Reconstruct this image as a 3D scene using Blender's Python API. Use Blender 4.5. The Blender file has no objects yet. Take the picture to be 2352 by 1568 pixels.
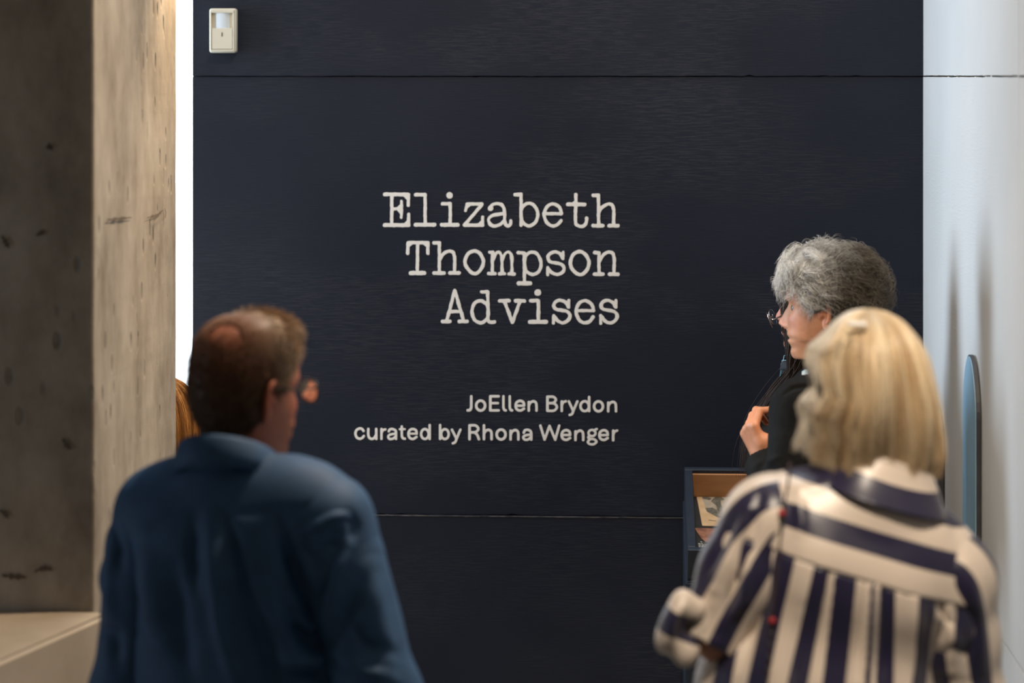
import bpy, bmesh, math, random
import numpy as np
from mathutils import Matrix, Vector
rng = np.random.default_rng(7)
random.seed(7)
S = bpy.context.scene
COL = S.collection

# ------------------------------------------------------------------ camera
F = 5553.0            # focal length in pixels of the 2352 px wide frame (85 mm lens)
HCAM = 2.10           # eye level; the upper joint of the wall lies on the horizon
PX0, PY0 = 1176.0, 175.0
YAW = math.atan(279.0 / F)
cam_d = bpy.data.cameras.new('camera')
cam = bpy.data.objects.new('camera', cam_d); COL.objects.link(cam)
cam.location = (0, 0, HCAM)
cam.rotation_euler = (math.pi / 2, 0, YAW)
cam_d.sensor_width = 36.0
cam_d.lens = 36.0 * F / 2352.0
cam_d.shift_y = -(784.0 - PY0) / 2352.0
cam_d.clip_start = 0.05
cam_d.dof.use_dof = True
cam_d.dof.focus_distance = 5.82
cam_d.dof.aperture_fstop = 2.4
S.camera = cam

# ------------------------------------------------------------------ world, lights, exposure
S.view_settings.view_transform = 'Standard'
S.view_settings.look = 'None'
S.view_settings.gamma = 1.0
S.view_settings.use_curve_mapping = False
S.view_settings.exposure = 0.0
w = bpy.data.worlds.new('world'); S.world = w; w.use_nodes = True
w.node_tree.nodes['Background'].inputs[0].default_value = (1.0, 0.81, 0.60, 1)
w.node_tree.nodes['Background'].inputs[1].default_value = 0.072

def aim(o, target):
    d = Vector(target) - o.location
    o.rotation_euler = d.to_track_quat('-Z', 'Y').to_euler()

def area(name, loc, target, sx, sy, power, col):
    l = bpy.data.lights.new(name, 'AREA'); l.shape = 'RECTANGLE'; l.size = sx; l.size_y = sy
    l.energy = power; l.color = col
    o = bpy.data.objects.new(name, l); COL.objects.link(o); o.location = loc; aim(o, target)
    return o

def spot(name, loc, target, power, col, angle, blend=0.6, radius=0.05):
    l = bpy.data.lights.new(name, 'SPOT'); l.energy = power; l.color = col
    l.spot_size = math.radians(angle); l.spot_blend = blend; l.shadow_soft_size = radius
    o = bpy.data.objects.new(name, l); COL.objects.link(o); o.location = loc; aim(o, target)
    return o

WARM = (1.0, 0.78, 0.55); COOL = (0.70, 0.85, 1.0)
area('window_daylight', (-2.9, 6.15, 1.9), (0.7, 5.6, 1.5), 1.4, 2.6, 140, COOL)
area('lens_glint_lamp', (-3.0, 3.8, 1.35), (0.3, 4.0, 1.5), 0.6, 0.8, 5, (0.62, 0.80, 1.0))  # small cool lamp added where the man's lens would mirror it
area('overhead_fill', (0.0, 5.9, 4.4), (-0.1, 5.4, 0.0), 2.0, 1.0, 45, (0.86, 0.93, 1.0))  # unseen overhead area added for soft light from above
spot('track_spot_visitors', (0.15, 2.1, 4.2), (0.48, 4.5, 1.2), 500, (1.0, 0.84, 0.65), 34, 0.8, 0.10)
spot('track_spot_title', (-0.1, 3.9, 4.4), (-0.15, 6.4, 1.9), 300, WARM, 46, 1.0, 0.08)
spot('track_spot_column', (-0.84, 5.50, 2.85), (-1.05, 5.56, 2.2), 110, (1.0, 0.72, 0.42), 80, 1.0, 0.05)
spot('side_wall_fill', (-0.35, 4.3, 4.5), (0.72, 5.35, 1.35), 190, (1.0, 0.82, 0.62), 36, 0.9, 0.12)  # added warm spot that fills the shadows on the side wall
spot('column_face_fill', (0.6, 5.0, 4.4), (-0.85, 4.5, 1.3), 470, WARM, 44, 0.8, 0.10)  # warm fill added for the column face and the man's right side

# ------------------------------------------------------------------ projection helpers
_c, _s = math.cos(YAW), math.sin(YAW)
def P(px, py, Y):
    """the point at room depth Y that photograph pixel (px, py) shows"""
    x, z = (px - PX0) / F, -(py - PY0) / F
    X, D = x * _c - _s, x * _s + _c
    k = Y / D
    return Vector((X * k, Y, HCAM + z * k))
def to_px(V):
    x = V[:, 0] * _c + V[:, 1] * _s
    y = -V[:, 0] * _s + V[:, 1] * _c
    return np.stack([PX0 + F * x / y, PY0 - F * (V[:, 2] - HCAM) / y], 1)

# ------------------------------------------------------------------ object helpers
def link(o, parent=None):
    COL.objects.link(o)
    if parent is not None: o.parent = parent
    return o
def tag(o, label=None, cat=None, group=None, kind=None):
    if label: o['label'] = label
    if cat: o['category'] = cat
    if group: o['group'] = group
    if kind: o['kind'] = kind
    return o
def empty(name, loc=(0, 0, 0), rz=0.0):
    o = bpy.data.objects.new(name, None); o.location = loc; o.rotation_euler = (0, 0, rz)
    COL.objects.link(o); return o

def mesh_np(name, V, faces, mat=None, parent=None, col=None, attrs=None, smooth=True):
    """faces: list of int arrays (n,3) or (n,4)"""
    me = bpy.data.meshes.new(name)
    V = np.asarray(V, np.float32)
    faces = [np.asarray(f, np.int32) for f in faces if len(f)]
    me.vertices.add(len(V)); me.vertices.foreach_set('co', V.ravel())
    nl = sum(f.size for f in faces); nf = sum(len(f) for f in faces)
    me.loops.add(nl); me.loops.foreach_set('vertex_index', np.concatenate([f.ravel() for f in faces]))
    tot = np.concatenate([np.full(len(f), f.shape[1], np.int32) for f in faces])
    st = np.concatenate([[0], np.cumsum(tot)[:-1]]).astype(np.int32)
    me.polygons.add(nf); me.polygons.foreach_set('loop_start', st)
    me.polygons.foreach_set('use_smooth', np.full(nf, smooth, bool))
    me.update(calc_edges=True)
    if col is not None:
        a = me.color_attributes.new('Col', 'FLOAT_COLOR', 'POINT')
        c = np.ones((len(V), 4), np.float32); c[:, :3] = col; a.data.foreach_set('color', c.ravel())
    for k, v in (attrs or {}).items():
        a = me.attributes.new(k, 'FLOAT', 'POINT'); a.data.foreach_set('value', np.asarray(v, np.float32))
    if mat is not None: me.materials.append(mat)
    return link(bpy.data.objects.new(name, me), parent)

def join_np(parts):
    """parts: list of (V, [faces]) -> one (V, [faces])"""
    Vs, Fs, o = [], [], 0
    for V, fs in parts:
        Vs.append(np.asarray(V, np.float32))
        for f in fs:
            if len(f): Fs.append(np.asarray(f, np.int64) + o)
        o += len(V)
    return np.concatenate(Vs), Fs

def bm_obj(name, bm, mat, parent=None, smooth=False):
    me = bpy.data.meshes.new(name); bm.to_mesh(me); bm.free()
    if smooth:
        for p in me.polygons: p.use_smooth = True
    if mat is not None: me.materials.append(mat)
    return link(bpy.data.objects.new(name, me), parent)

def box_bm(lo, hi, bevel=0.0, seg=2):
    bm = bmesh.new(); bmesh.ops.create_cube(bm, size=1.0)
    for v in bm.verts:
        v.co = Vector([(lo[i] + hi[i]) / 2 + v.co[i] * (hi[i] - lo[i]) for i in range(3)])
    if bevel > 0: bmesh.ops.bevel(bm, geom=list(bm.edges), offset=bevel, segments=seg, affect='EDGES', profile=0.5)
    return bm
def box(name, lo, hi, mat, parent=None, bevel=0.0, seg=2):
    return bm_obj(name, box_bm(lo, hi, bevel, seg), mat, parent)

def tube_np(path, r, n=8, caps=True):
    """tube along a polyline; r scalar or per point"""
    p = np.asarray(path, float); k = len(p); r = np.broadcast_to(np.asarray(r, float), (k,))
    t = np.gradient(p, axis=0); t /= np.linalg.norm(t, axis=1, keepdims=True) + 1e-9
    ref = np.array([0, 0, 1.0]) if abs(t[:, 2]).mean() < 0.8 else np.array([1.0, 0, 0])
    u = np.cross(t, ref); u /= np.linalg.norm(u, axis=1, keepdims=True) + 1e-9
    v = np.cross(t, u)
    a = np.arange(n) * 2 * np.pi / n
    V = (p[:, None] + r[:, None, None] * (np.cos(a)[None, :, None] * u[:, None] + np.sin(a)[None, :, None] * v[:, None])).reshape(-1, 3)
    i = np.arange(k - 1)[:, None] * n; j = np.arange(n)[None]; j2 = (j + 1) % n
    q = np.stack([i + j, i + j2, i + n + j2, i + n + j], -1).reshape(-1, 4)
    fs = [q]
    if caps:
        V = np.concatenate([V, p[:1], p[-1:]])
        c0, c1 = k * n, k * n + 1
        jj = np.arange(n); j2 = (jj + 1) % n
        fs.append(np.stack([jj, np.full(n, c0), j2], 1)); fs.append(np.stack([(k - 1) * n + jj, (k - 1) * n + j2, np.full(n, c1)], 1))
    return V, fs

def spline(pts, n, closed=False):
    """Catmull-Rom through the points, n samples per span"""
    p = np.asarray(pts, float)
    if closed: q = np.concatenate([p[-1:], p, p[:2]])
    else: q = np.concatenate([2 * p[:1] - p[1:2], p, 2 * p[-1:] - p[-2:-1]])
    t = (np.arange(n) / n)[:, None]; out = []
    for i in range(1, len(q) - 2):
        a, b, c, d = q[i - 1], q[i], q[i + 1], q[i + 2]
        out.append(0.5 * ((2 * b) + (-a + c) * t + (2 * a - 5 * b + 4 * c - d) * t ** 2 + (-a + 3 * b - 3 * c + d) * t ** 3))
    out = np.concatenate(out)
    if not closed: out = np.concatenate([out, p[-1:]])
    return out

# ------------------------------------------------------------------ implicit surfaces meshed with surface nets
class Field:
    def __init__(s, lo, hi, h):
        s.lo = np.asarray(lo, np.float32); s.h = h
        n = np.ceil((np.asarray(hi) - s.lo) / h).astype(int) + 1
        s.ax = [s.lo[i] + h * np.arange(n[i], dtype=np.float32) for i in range(3)]
        s.F = np.full(n, 1.0, np.float32)
    def _sl(s, lo, hi):
        r = []
        for i in range(3):
            a = int(max(0, math.floor((lo[i] - s.lo[i]) / s.h))); b = int(min(len(s.ax[i]), math.ceil((hi[i] - s.lo[i]) / s.h) + 1))
            if b <= a: return None
            r.append(slice(a, b))
        return tuple(r)
    def _xyz(s, sl):
        return s.ax[0][sl[0]][:, None, None], s.ax[1][sl[1]][None, :, None], s.ax[2][sl[2]][None, None, :]
    def _merge(s, sl, d, k, sub=False):
        A = s.F[sl]
        if sub:
            hh = np.maximum(k - np.abs(A + d), 0) / k if k > 0 else 0
            s.F[sl] = np.maximum(A, -d) + (hh * hh * k * 0.25 if k > 0 else 0)
        else:
            hh = np.maximum(k - np.abs(A - d), 0) / k if k > 0 else 0
            s.F[sl] = np.minimum(A, d) - (hh * hh * k * 0.25 if k > 0 else 0)
    def cone(s, a, b, ra, rb, k=0.02, flat=None, sub=False):
        a = np.asarray(a, np.float32); b = np.asarray(b, np.float32); R = max(ra, rb) + k + 3 * s.h
        sl = s._sl(np.minimum(a, b) - R, np.maximum(a, b) + R)
        if sl is None: return
        X, Y, Z = s._xyz(sl)
        px, py, pz = X - a[0], Y - a[1], Z - a[2]; ba = b - a
        L = float(ba @ ba) + 1e-12
        t = np.clip((px * ba[0] + py * ba[1] + pz * ba[2]) / L, 0, 1)
        qx, qy, qz = px - t * ba[0], py - t * ba[1], pz - t * ba[2]
        r = ra + t * (rb - ra)
        if flat is not None:
            n, f = flat; n = np.asarray(n, np.float32); n = n / np.linalg.norm(n)
            dn = qx * n[0] + qy * n[1] + qz * n[2]
            e = dn * (1 / f - 1)
            qx = qx + e * n[0]; qy = qy + e * n[1]; qz = qz + e * n[2]
            m = np.sqrt(qx * qx + qy * qy + qz * qz) + 1e-6
            # first-order distance estimate for the squashed section
            g = np.sqrt((m * m - (dn / f) ** 2).clip(0) + (dn / (f * f)) ** 2) / m
            d = (m - r) / np.maximum(g, 1e-3)
        else:
            d = np.sqrt(qx * qx + qy * qy + qz * qz) - r
        s._merge(sl, d.astype(np.float32), k, sub)
    def ell(s, c, r, k=0.02, rot=None, sub=False):
        c = np.asarray(c, np.float32); r = np.asarray(r, np.float32); R = max(r) + k + 3 * s.h
        sl = s._sl(c - R, c + R)
        if sl is None: return
        X, Y, Z = s._xyz(sl)
        q = [X - c[0], Y - c[1], Z - c[2]]
        if rot is not None:
            M = np.asarray(rot, np.float32)
            q = [M[0, i] * q[0] + M[1, i] * q[1] + M[2, i] * q[2] for i in range(3)]
        k0 = np.sqrt((q[0] / r[0]) ** 2 + (q[1] / r[1]) ** 2 + (q[2] / r[2]) ** 2)
        k1 = np.sqrt((q[0] / r[0] ** 2) ** 2 + (q[1] / r[1] ** 2) ** 2 + (q[2] / r[2] ** 2) ** 2) + 1e-6
        s._merge(sl, (k0 * (k0 - 1) / k1).astype(np.float32), k, sub)
    def cut(s, p, n):
        """keep the side the normal points away from"""
        p = np.asarray(p); n = np.asarray(n, float); n = n / np.linalg.norm(n)
        X, Y, Z = s._xyz((slice(None),) * 3)
        s.F = np.maximum(s.F, ((X - p[0]) * n[0] + (Y - p[1]) * n[1] + (Z - p[2]) * n[2]).astype(np.float32))
    def mesh(s):
        return surface_nets(s.F, s.lo, s.h)

def surface_nets(Fd, lo, h):
    Fd = np.pad(Fd, 1, constant_values=1.0); lo = np.asarray(lo) - h
    Sg = Fd < 0
    c = [Sg[i:Sg.shape[0] - 1 + i, j:Sg.shape[1] - 1 + j, k:Sg.shape[2] - 1 + k] for i in (0, 1) for j in (0, 1) for k in (0, 1)]
    cnt = sum(x.astype(np.int8) for x in c)
    m = (cnt > 0) & (cnt < 8)
    ijk = np.argwhere(m)
    idx = np.full(m.shape, -1, np.int64); idx[m] = np.arange(len(ijk))
    acc = np.zeros((len(ijk), 3)); num = np.zeros(len(ijk))
    i, j, k = ijk.T
    def f(a): return Fd[i + a[0], j + a[1], k + a[2]].astype(np.float64)
    for ax in range(3):
        o = [x for x in range(3) if x != ax]
        for u in (0, 1):
            for v in (0, 1):
                a = [0, 0, 0]; a[o[0]] = u; a[o[1]] = v; b = list(a); b[ax] = 1
                fa, fb = f(a), f(b); x = (fa < 0) != (fb < 0)
                t = np.where(x, fa / np.where(x, fa - fb, 1), 0)
                p = np.array(a, float)[None].repeat(len(ijk), 0); p[:, ax] += t
                acc[x] += p[x]; num[x] += 1
    V = lo + h * (ijk + acc / num[:, None])
    quads = []
    for ax in range(3):
        o = [x for x in range(3) if x != ax]
        sl0 = [slice(1, -1)] * 3; sl1 = [slice(1, -1)] * 3
        sl0[ax] = slice(0, -1); sl1[ax] = slice(1, None)
        A, B = Sg[tuple(sl0)], Sg[tuple(sl1)]
        e = np.argwhere(A != B); inside = A[A != B]
        off = np.array([1, 1, 1]); off[ax] = 0
        e = e + off
        def g(u, v):
            q = e.copy(); q[:, o[0]] -= u; q[:, o[1]] -= v
            return idx[q[:, 0], q[:, 1], q[:, 2]]
        Q = np.stack([g(1, 1), g(0, 1), g(0, 0), g(1, 0)], 1)
        flip = inside if ax != 1 else ~inside
        Q[~flip] = Q[~flip][:, ::-1]
        quads.append(Q)
    Q = np.concatenate(quads); Q = Q[(Q >= 0).all(1)]
    return V, [Q]

def vnormals(V, faces):
    N = np.zeros_like(V, dtype=float)
    for f in faces:
        a, b, c = V[f[:, 0]], V[f[:, 1]], V[f[:, 2]]
        n = np.cross(b - a, c - a)
        for i in range(f.shape[1]): np.add.at(N, f[:, i], n)
    return N / (np.linalg.norm(N, axis=1, keepdims=True) + 1e-12)

# ------------------------------------------------------------------ materials
def new_mat(name):
    m = bpy.data.materials.new(name); m.use_nodes = True
    return m, m.node_tree, m.node_tree.nodes['Principled BSDF']
def nd(nt, t, **kw):
    n = nt.nodes.new(t)
    for k, v in kw.items():
        if k in n.inputs: n.inputs[k].default_value = v
        else: setattr(n, k, v)
    return n
def ramp(nt, fac, stops, interp='LINEAR'):
    r = nt.nodes.new('ShaderNodeValToRGB'); r.color_ramp.interpolation = interp
    while len(r.color_ramp.elements) < len(stops): r.color_ramp.elements.new(0.5)
    for e, (p, c) in zip(r.color_ramp.elements, stops): e.position = p; e.color = (*c, 1) if len(c) == 3 else c
    nt.links.new(fac, r.inputs[0]); return r
def mapping(nt, scale, kind='Object'):
    tc = nt.nodes.new('ShaderNodeTexCoord'); mp = nt.nodes.new('ShaderNodeMapping')
    mp.inputs['Scale'].default_value = scale; nt.links.new(tc.outputs[kind], mp.inputs[0]); return mp
def noise_mat(name, c0, c1, scale=(8, 8, 8), rough=0.6, bump=0.0, nscale=4.0, detail=6, bscale=None, spec=0.5, bdist=0.01):
    m, nt, b = new_mat(name)
    mp = mapping(nt, scale)
    n = nd(nt, 'ShaderNodeTexNoise', Scale=nscale, Detail=detail); nt.links.new(mp.outputs[0], n.inputs['Vector'])
    r = ramp(nt, n.outputs['Fac'], [(0.3, c0), (0.7, c1)])
    nt.links.new(r.outputs[0], b.inputs['Base Color'])
    b.inputs['Roughness'].default_value = rough; b.inputs['Specular IOR Level'].default_value = spec
    if bump > 0:
        n2 = n
        if bscale:
            mp2 = mapping(nt, bscale); n2 = nd(nt, 'ShaderNodeTexNoise', Scale=nscale, Detail=detail); nt.links.new(mp2.outputs[0], n2.inputs['Vector'])
        bp = nd(nt, 'ShaderNodeBump', Strength=bump, Distance=bdist)
        nt.links.new(n2.outputs['Fac'], bp.inputs['Height']); nt.links.new(bp.outputs[0], b.inputs['Normal'])
    return m
def flat_mat(name, c, rough=0.5, metal=0.0, spec=0.5):
    d = [x * 0.9 for x in c]
    m = noise_mat(name, d, c, (1, 1, 1), rough, 0, 20.0, 3, None, spec)
    m.node_tree.nodes['Principled BSDF'].inputs['Metallic'].default_value = metal
    return m
def col_mat(name, rough=0.5, spec=0.5, noise=0.15, nscale=60.0, bump=0.0, sss=0.0):
    """colour from the mesh's own colour attribute, with fine procedural variation"""
    m, nt, b = new_mat(name)
    a = nt.nodes.new('ShaderNodeVertexColor'); a.layer_name = 'Col'
    mp = mapping(nt, (1, 1, 1)); n = nd(nt, 'ShaderNodeTexNoise', Scale=nscale, Detail=4); nt.links.new(mp.outputs[0], n.inputs['Vector'])
    r = ramp(nt, n.outputs['Fac'], [(0.3, (1 - noise,) * 3), (0.7, (1 + 0,) * 3)])
    mx = nd(nt, 'ShaderNodeMix', data_type='RGBA', blend_type='MULTIPLY'); mx.inputs[0].default_value = 1
    nt.links.new(a.outputs[0], mx.inputs[6]); nt.links.new(r.outputs[0], mx.inputs[7])
    nt.links.new(mx.outputs[2], b.inputs['Base Color'])
    b.inputs['Roughness'].default_value = rough; b.inputs['Specular IOR Level'].default_value = spec
    if sss > 0:
        b.inputs['Subsurface Weight'].default_value = sss; b.inputs['Subsurface Radius'].default_value = (0.008, 0.003, 0.0015)
        b.inputs['Subsurface Scale'].default_value = 1.0
    if bump > 0:
        bp = nd(nt, 'ShaderNodeBump', Strength=bump, Distance=0.002)
        nt.links.new(n.outputs['Fac'], bp.inputs['Height']); nt.links.new(bp.outputs[0], b.inputs['Normal'])
    return m
# ------------------------------------------------------------------ the room
YW = 6.45                                   # navy title wall
XL = P(443, 784, YW).x                      # its free left end
XR = P(2120.5, 784, YW).x                   # white side wall plane
Z_LOW = P(1300, 1184, YW).z                 # lower joint of the boards
Z_TOP = P(1300, 175, YW).z                  # upper joint
ZC = 4.6

def wall_mat(name, c0, c1, rough, bump, fib, spec=0.5):
    m, nt, b = new_mat(name)
    mp = mapping(nt, (1, 1, 1)); n = nd(nt, 'ShaderNodeTexNoise', Scale=3.0, Detail=5); nt.links.new(mp.outputs[0], n.inputs['Vector'])
    r = ramp(nt, n.outputs['Fac'], [(0.3, c0), (0.7, c1)]); nt.links.new(r.outputs[0], b.inputs['Base Color'])
    mp2 = mapping(nt, fib); n2 = nd(nt, 'ShaderNodeTexNoise', Scale=9.0, Detail=5, Roughness=0.55); nt.links.new(mp2.outputs[0], n2.inputs['Vector'])
    # the grain of the board telegraphs in patches, not everywhere
    mp4 = mapping(nt, (1.2, 1.2, 2.2)); n4 = nd(nt, 'ShaderNodeTexNoise', Scale=1.6, Detail=2); nt.links.new(mp4.outputs[0], n4.inputs['Vector'])
    r4 = ramp(nt, n4.outputs['Fac'], [(0.45, (0.12,) * 3), (0.65, (1,) * 3)])
    r2 = ramp(nt, n2.outputs['Fac'], [(0.5, (0,) * 3), (0.72, (1,) * 3)])
    ml = nd(nt, 'ShaderNodeMath', operation='MULTIPLY'); nt.links.new(r2.outputs[0], ml.inputs[0]); nt.links.new(r4.outputs[0], ml.inputs[1])
    mp3 = mapping(nt, (1, 1, 1)); n3 = nd(nt, 'ShaderNodeTexNoise', Scale=55.0, Detail=3); nt.links.new(mp3.outputs[0], n3.inputs['Vector'])
    ad = nd(nt, 'ShaderNodeMath', operation='MULTIPLY_ADD'); ad.inputs[1].default_value = 0.25
    nt.links.new(n3.outputs['Fac'], ad.inputs[0]); nt.links.new(ml.outputs[0], ad.inputs[2])
    bp = nd(nt, 'ShaderNodeBump', Strength=bump, Distance=0.004); nt.links.new(ad.outputs[0], bp.inputs['Height'])
    nt.links.new(bp.outputs[0], b.inputs['Normal'])
    b.inputs['Roughness'].default_value = rough; b.inputs['Specular IOR Level'].default_value = spec
    return m
M_navy = wall_mat('navy_wall_paint', (0.0095, 0.0125, 0.0230), (0.0122, 0.0156, 0.0275), 0.5, 0.35, (2.0, 2.0, 38.0), 0.22)
M_white = wall_mat('white_wall_paint', (0.66, 0.665, 0.66), (0.72, 0.72, 0.715), 0.55, 0.10, (2.0, 2.0, 20.0))
M_gap_dark = flat_mat('dark_joint', (0.012, 0.014, 0.02), 0.9)
M_gap_tan = flat_mat('tan_joint', (0.33, 0.27, 0.20), 0.9)
M_floor = noise_mat('polished_concrete_floor', (0.22, 0.20, 0.18), (0.34, 0.31, 0.28), (1, 1, 1), 0.35, 0.05, 2.5)

def concrete(name, c0, c1, c2):
    m, nt, b = new_mat(name)
    mp = mapping(nt, (3.0, 3.0, 1.7)); n = nd(nt, 'ShaderNodeTexNoise', Scale=2.6, Detail=9, Roughness=0.62); nt.links.new(mp.outputs[0], n.inputs['Vector'])
    r = ramp(nt, n.outputs['Fac'], [(0.28, c0), (0.5, c1), (0.72, c2)])
    # cast-in pits
    mp2 = mapping(nt, (1, 1, 0.45)); v = nd(nt, 'ShaderNodeTexVoronoi', Scale=26.0); nt.links.new(mp2.outputs[0], v.inputs['Vector'])
    v.inputs['Randomness'].default_value = 1.0
    rp = ramp(nt, v.outputs['Distance'], [(0.12, (0,) * 3), (0.26, (1,) * 3)])
    mp3 = mapping(nt, (1, 1, 1)); n3 = nd(nt, 'ShaderNodeTexNoise', Scale=5.0, Detail=3); nt.links.new(mp3.outputs[0], n3.inputs['Vector'])
    r3 = ramp(nt, n3.outputs['Fac'], [(0.49, (1,) * 3), (0.62, (0,) * 3)])
    mx = nd(nt, 'ShaderNodeMath', operation='MAXIMUM'); nt.links.new(rp.outputs[0], mx.inputs[0]); nt.links.new(r3.outputs[0], mx.inputs[1])
    mm = nd(nt, 'ShaderNodeMix', data_type='RGBA', blend_type='MULTIPLY'); mm.inputs[0].default_value = 0.55
    nt.links.new(r.outputs[0], mm.inputs[6]); nt.links.new(mx.outputs[0], mm.inputs[7]); nt.links.new(mm.outputs[2], b.inputs['Base Color'])
    n4 = nd(nt, 'ShaderNodeTexNoise', Scale=30.0, Detail=6); nt.links.new(mp3.outputs[0], n4.inputs['Vector'])
    ad = nd(nt, 'ShaderNodeMath', operation='MULTIPLY_ADD'); ad.inputs[1].default_value = 0.3
    nt.links.new(n4.outputs['Fac'], ad.inputs[0]); nt.links.new(mx.outputs[0], ad.inputs[2])
    bp = nd(nt, 'ShaderNodeBump', Strength=0.5, Distance=0.008); nt.links.new(ad.outputs[0], bp.inputs['Height']); nt.links.new(bp.outputs[0], b.inputs['Normal'])
    b.inputs['Roughness'].default_value = 0.85
    return m
M_conc = concrete('board_formed_concrete', (0.19, 0.152, 0.112), (0.33, 0.28, 0.22), (0.44, 0.385, 0.315))
M_ledge = noise_mat('smooth_concrete', (0.34, 0.28, 0.21), (0.46, 0.39, 0.31), (1, 1, 1), 0.5, 0.15, 6.0)

box_f = box('floor', (-4.2, -1.2, -0.12), (3.2, 9.2, 0.0), M_floor); tag(box_f, 'grey polished concrete floor', kind='structure')

def rough_panel(name, lo, hi, axis, mat, parent, amp=0.0011, seed=0):
    """a wall board: box whose horizontal edges wander a little, as cast or trowelled"""
    r = np.random.default_rng(seed)
    n = 120; L = np.linspace(0, 1, n)
    def wob():
        x = np.convolve(r.normal(0, 1, n + 10), np.ones(5) / 5, 'same')[5:n + 5]
        spikes = (r.random(n) > 0.93) * r.normal(0, 2.0, n)
        return amp * (x + spikes)
    bt, tp = wob(), wob()
    V = []
    for i in range(n):
        for k in range(4):
            front = k in (0, 1); top = k in (1, 2)
            a = lo[axis] + L[i] * (hi[axis] - lo[axis])
            o = 1 - axis
            b = lo[o] if front else hi[o]
            z = (hi[2] + tp[i] * front) if top else (lo[2] + bt[i] * front)
            p = [0, 0, z]; p[axis] = a; p[o] = b; V.append(p)
    i = np.arange(n - 1)[:, None] * 4; k = np.arange(4)[None]
    q = np.stack([i + k, i + 4 + k, i + 4 + (k + 1) % 4, i + (k + 1) % 4], -1).reshape(-1, 4)
    caps = np.array([[0, 1, 2, 3], [4 * n - 1, 4 * n - 2, 4 * n - 3, 4 * n - 4]])
    V = np.array(V)
    return mesh_np(name, V, [q, caps], mat, parent, smooth=False)

wb = box('wall_back', (XL - 0.005, YW + 0.03, 0.0), (XR + 0.25, YW + 0.19, ZC), M_gap_dark); tag(wb, 'dark navy painted title wall', kind='structure')
g = 0.0012
rough_panel('wall_panel', (XL, YW - 0.0045, Z_TOP + g), (XR + 0.02, YW + 0.034, ZC), 0, M_navy, wb, 0.0009, 1)
rough_panel('wall_panel', (XL - 0.001, YW, Z_LOW + g), (XR + 0.02, YW + 0.034, Z_TOP - g), 0, M_navy, wb, 0.0009, 2)
rough_panel('wall_panel', (XL, YW - 0.004, 0.0), (XR + 0.02, YW + 0.034, Z_LOW - g), 0, M_navy, wb, 0.0011, 3)

M_worn_lit = noise_mat('worn_lit_paint_edge', (0.03, 0.03, 0.035), (0.13, 0.125, 0.125), (6, 6, 40), 0.6, 0, 8.0)  # chipped joint edge; light caught along it is also put into the colour
rough_panel('worn_lit_edge', (P(846, 1184, YW).x, YW - 0.0058, Z_LOW - g - 0.0022), (P(1572, 1184, YW).x, YW - 0.0035, Z_LOW - g - 0.0002), 0, M_worn_lit, wb, 0.0006, 4)
YJ = 4.86
wr = box('wall_right', (XR + 0.03, 0.2, 0.0), (XR + 0.2, YW + 0.16, ZC), M_gap_tan); tag(wr, 'white painted side wall', kind='structure')
k = 10
for (z0, z1) in ((Z_TOP + 0.002, ZC), (Z_LOW + 0.002, Z_TOP - 0.002), (0.0, Z_LOW - 0.002)):
    for (y0, y1) in ((YJ + 0.0015, YW - 0.0005), (0.2, YJ - 0.0015)):
        rough_panel('wall_panel', (XR, y0, z0), (XR + 0.034, y1, z1), 1, M_white, wr, 0.0007, k); k += 1

# concrete column: right face from px 218 (near) to px 405 (far)
XC = -1.045
def y_for(px, x):            # depth at which pixel column px meets the plane x = const
    lx = (px - PX0) / F
    return x * (lx * _s + _c) / (lx * _c - _s)
Y1, Y2 = y_for(217, XC), y_for(405, XC)
bm = box_bm((XC - 1.25, Y1, 0.0), (XC, Y2, ZC), 0.006, 2)
bmesh.ops.subdivide_edges(bm, edges=[e for e in bm.edges if abs(e.verts[0].co.z - e.verts[1].co.z) > 1], cuts=140, use_grid_fill=True)
rr = random.Random(5)
from mathutils import noise as mnoise
for v in bm.verts:
    if 0.01 < v.co.z < ZC - 0.01:
        n1 = mnoise.noise(Vector((v.co.x * 3, v.co.y * 3, v.co.z * 6))) * 0.0009 + mnoise.noise(v.co * 25) * 0.0004
        v.co.x += n1; v.co.y += n1
pillar = bm_obj('wall_left', bm, M_conc); tag(pillar, 'rough board-formed concrete column wall', kind='structure')
# chips and cracks of the column: thin broken lines as recessed slivers standing in the face
def sliver(pts, w, mat, parent, ny):
    """a crack: dark irregular strip, 1 mm proud of a face with normal ny"""
    p = np.asarray(pts); n = len(p)
    t = np.gradient(p, axis=0); t /= np.linalg.norm(t, axis=1, keepdims=True)
    sd = np.cross(t, np.asarray(ny)); r = np.random.default_rng(n)
    ww = w * (0.4 + r.random(n))[:, None] * np.sin(np.linspace(0.15, np.pi - 0.1, n))[:, None]
    V = np.concatenate([p - sd * ww, p + sd * ww]) + np.asarray(ny) * 0.004
    i = np.arange(n - 1)
    return V, [np.stack([i, i + 1, i + 1 + n, i + n], 1)]
M_crack = flat_mat('crack_shadowed_gap', (0.12, 0.09, 0.065), 0.95)
def face_pt(px, py):     # on the column's right face
    y = y_for(px, XC); q = P(px, py, y); return [XC, y, q.z]
def front_pt(px, py): return list(P(px, py, Y1))
cr = []
for pts in ([(330, 502), (345, 497), (358, 494), (366, 486), (372, 482)], [(374, 478), (377, 490), (374, 502)], [(240, 505), (262, 503), (300, 499)]):
    cr.append(sliver(spline([face_pt(*p) for p in pts], 6), 0.003, None, None, (1, 0, 0)))
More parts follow.
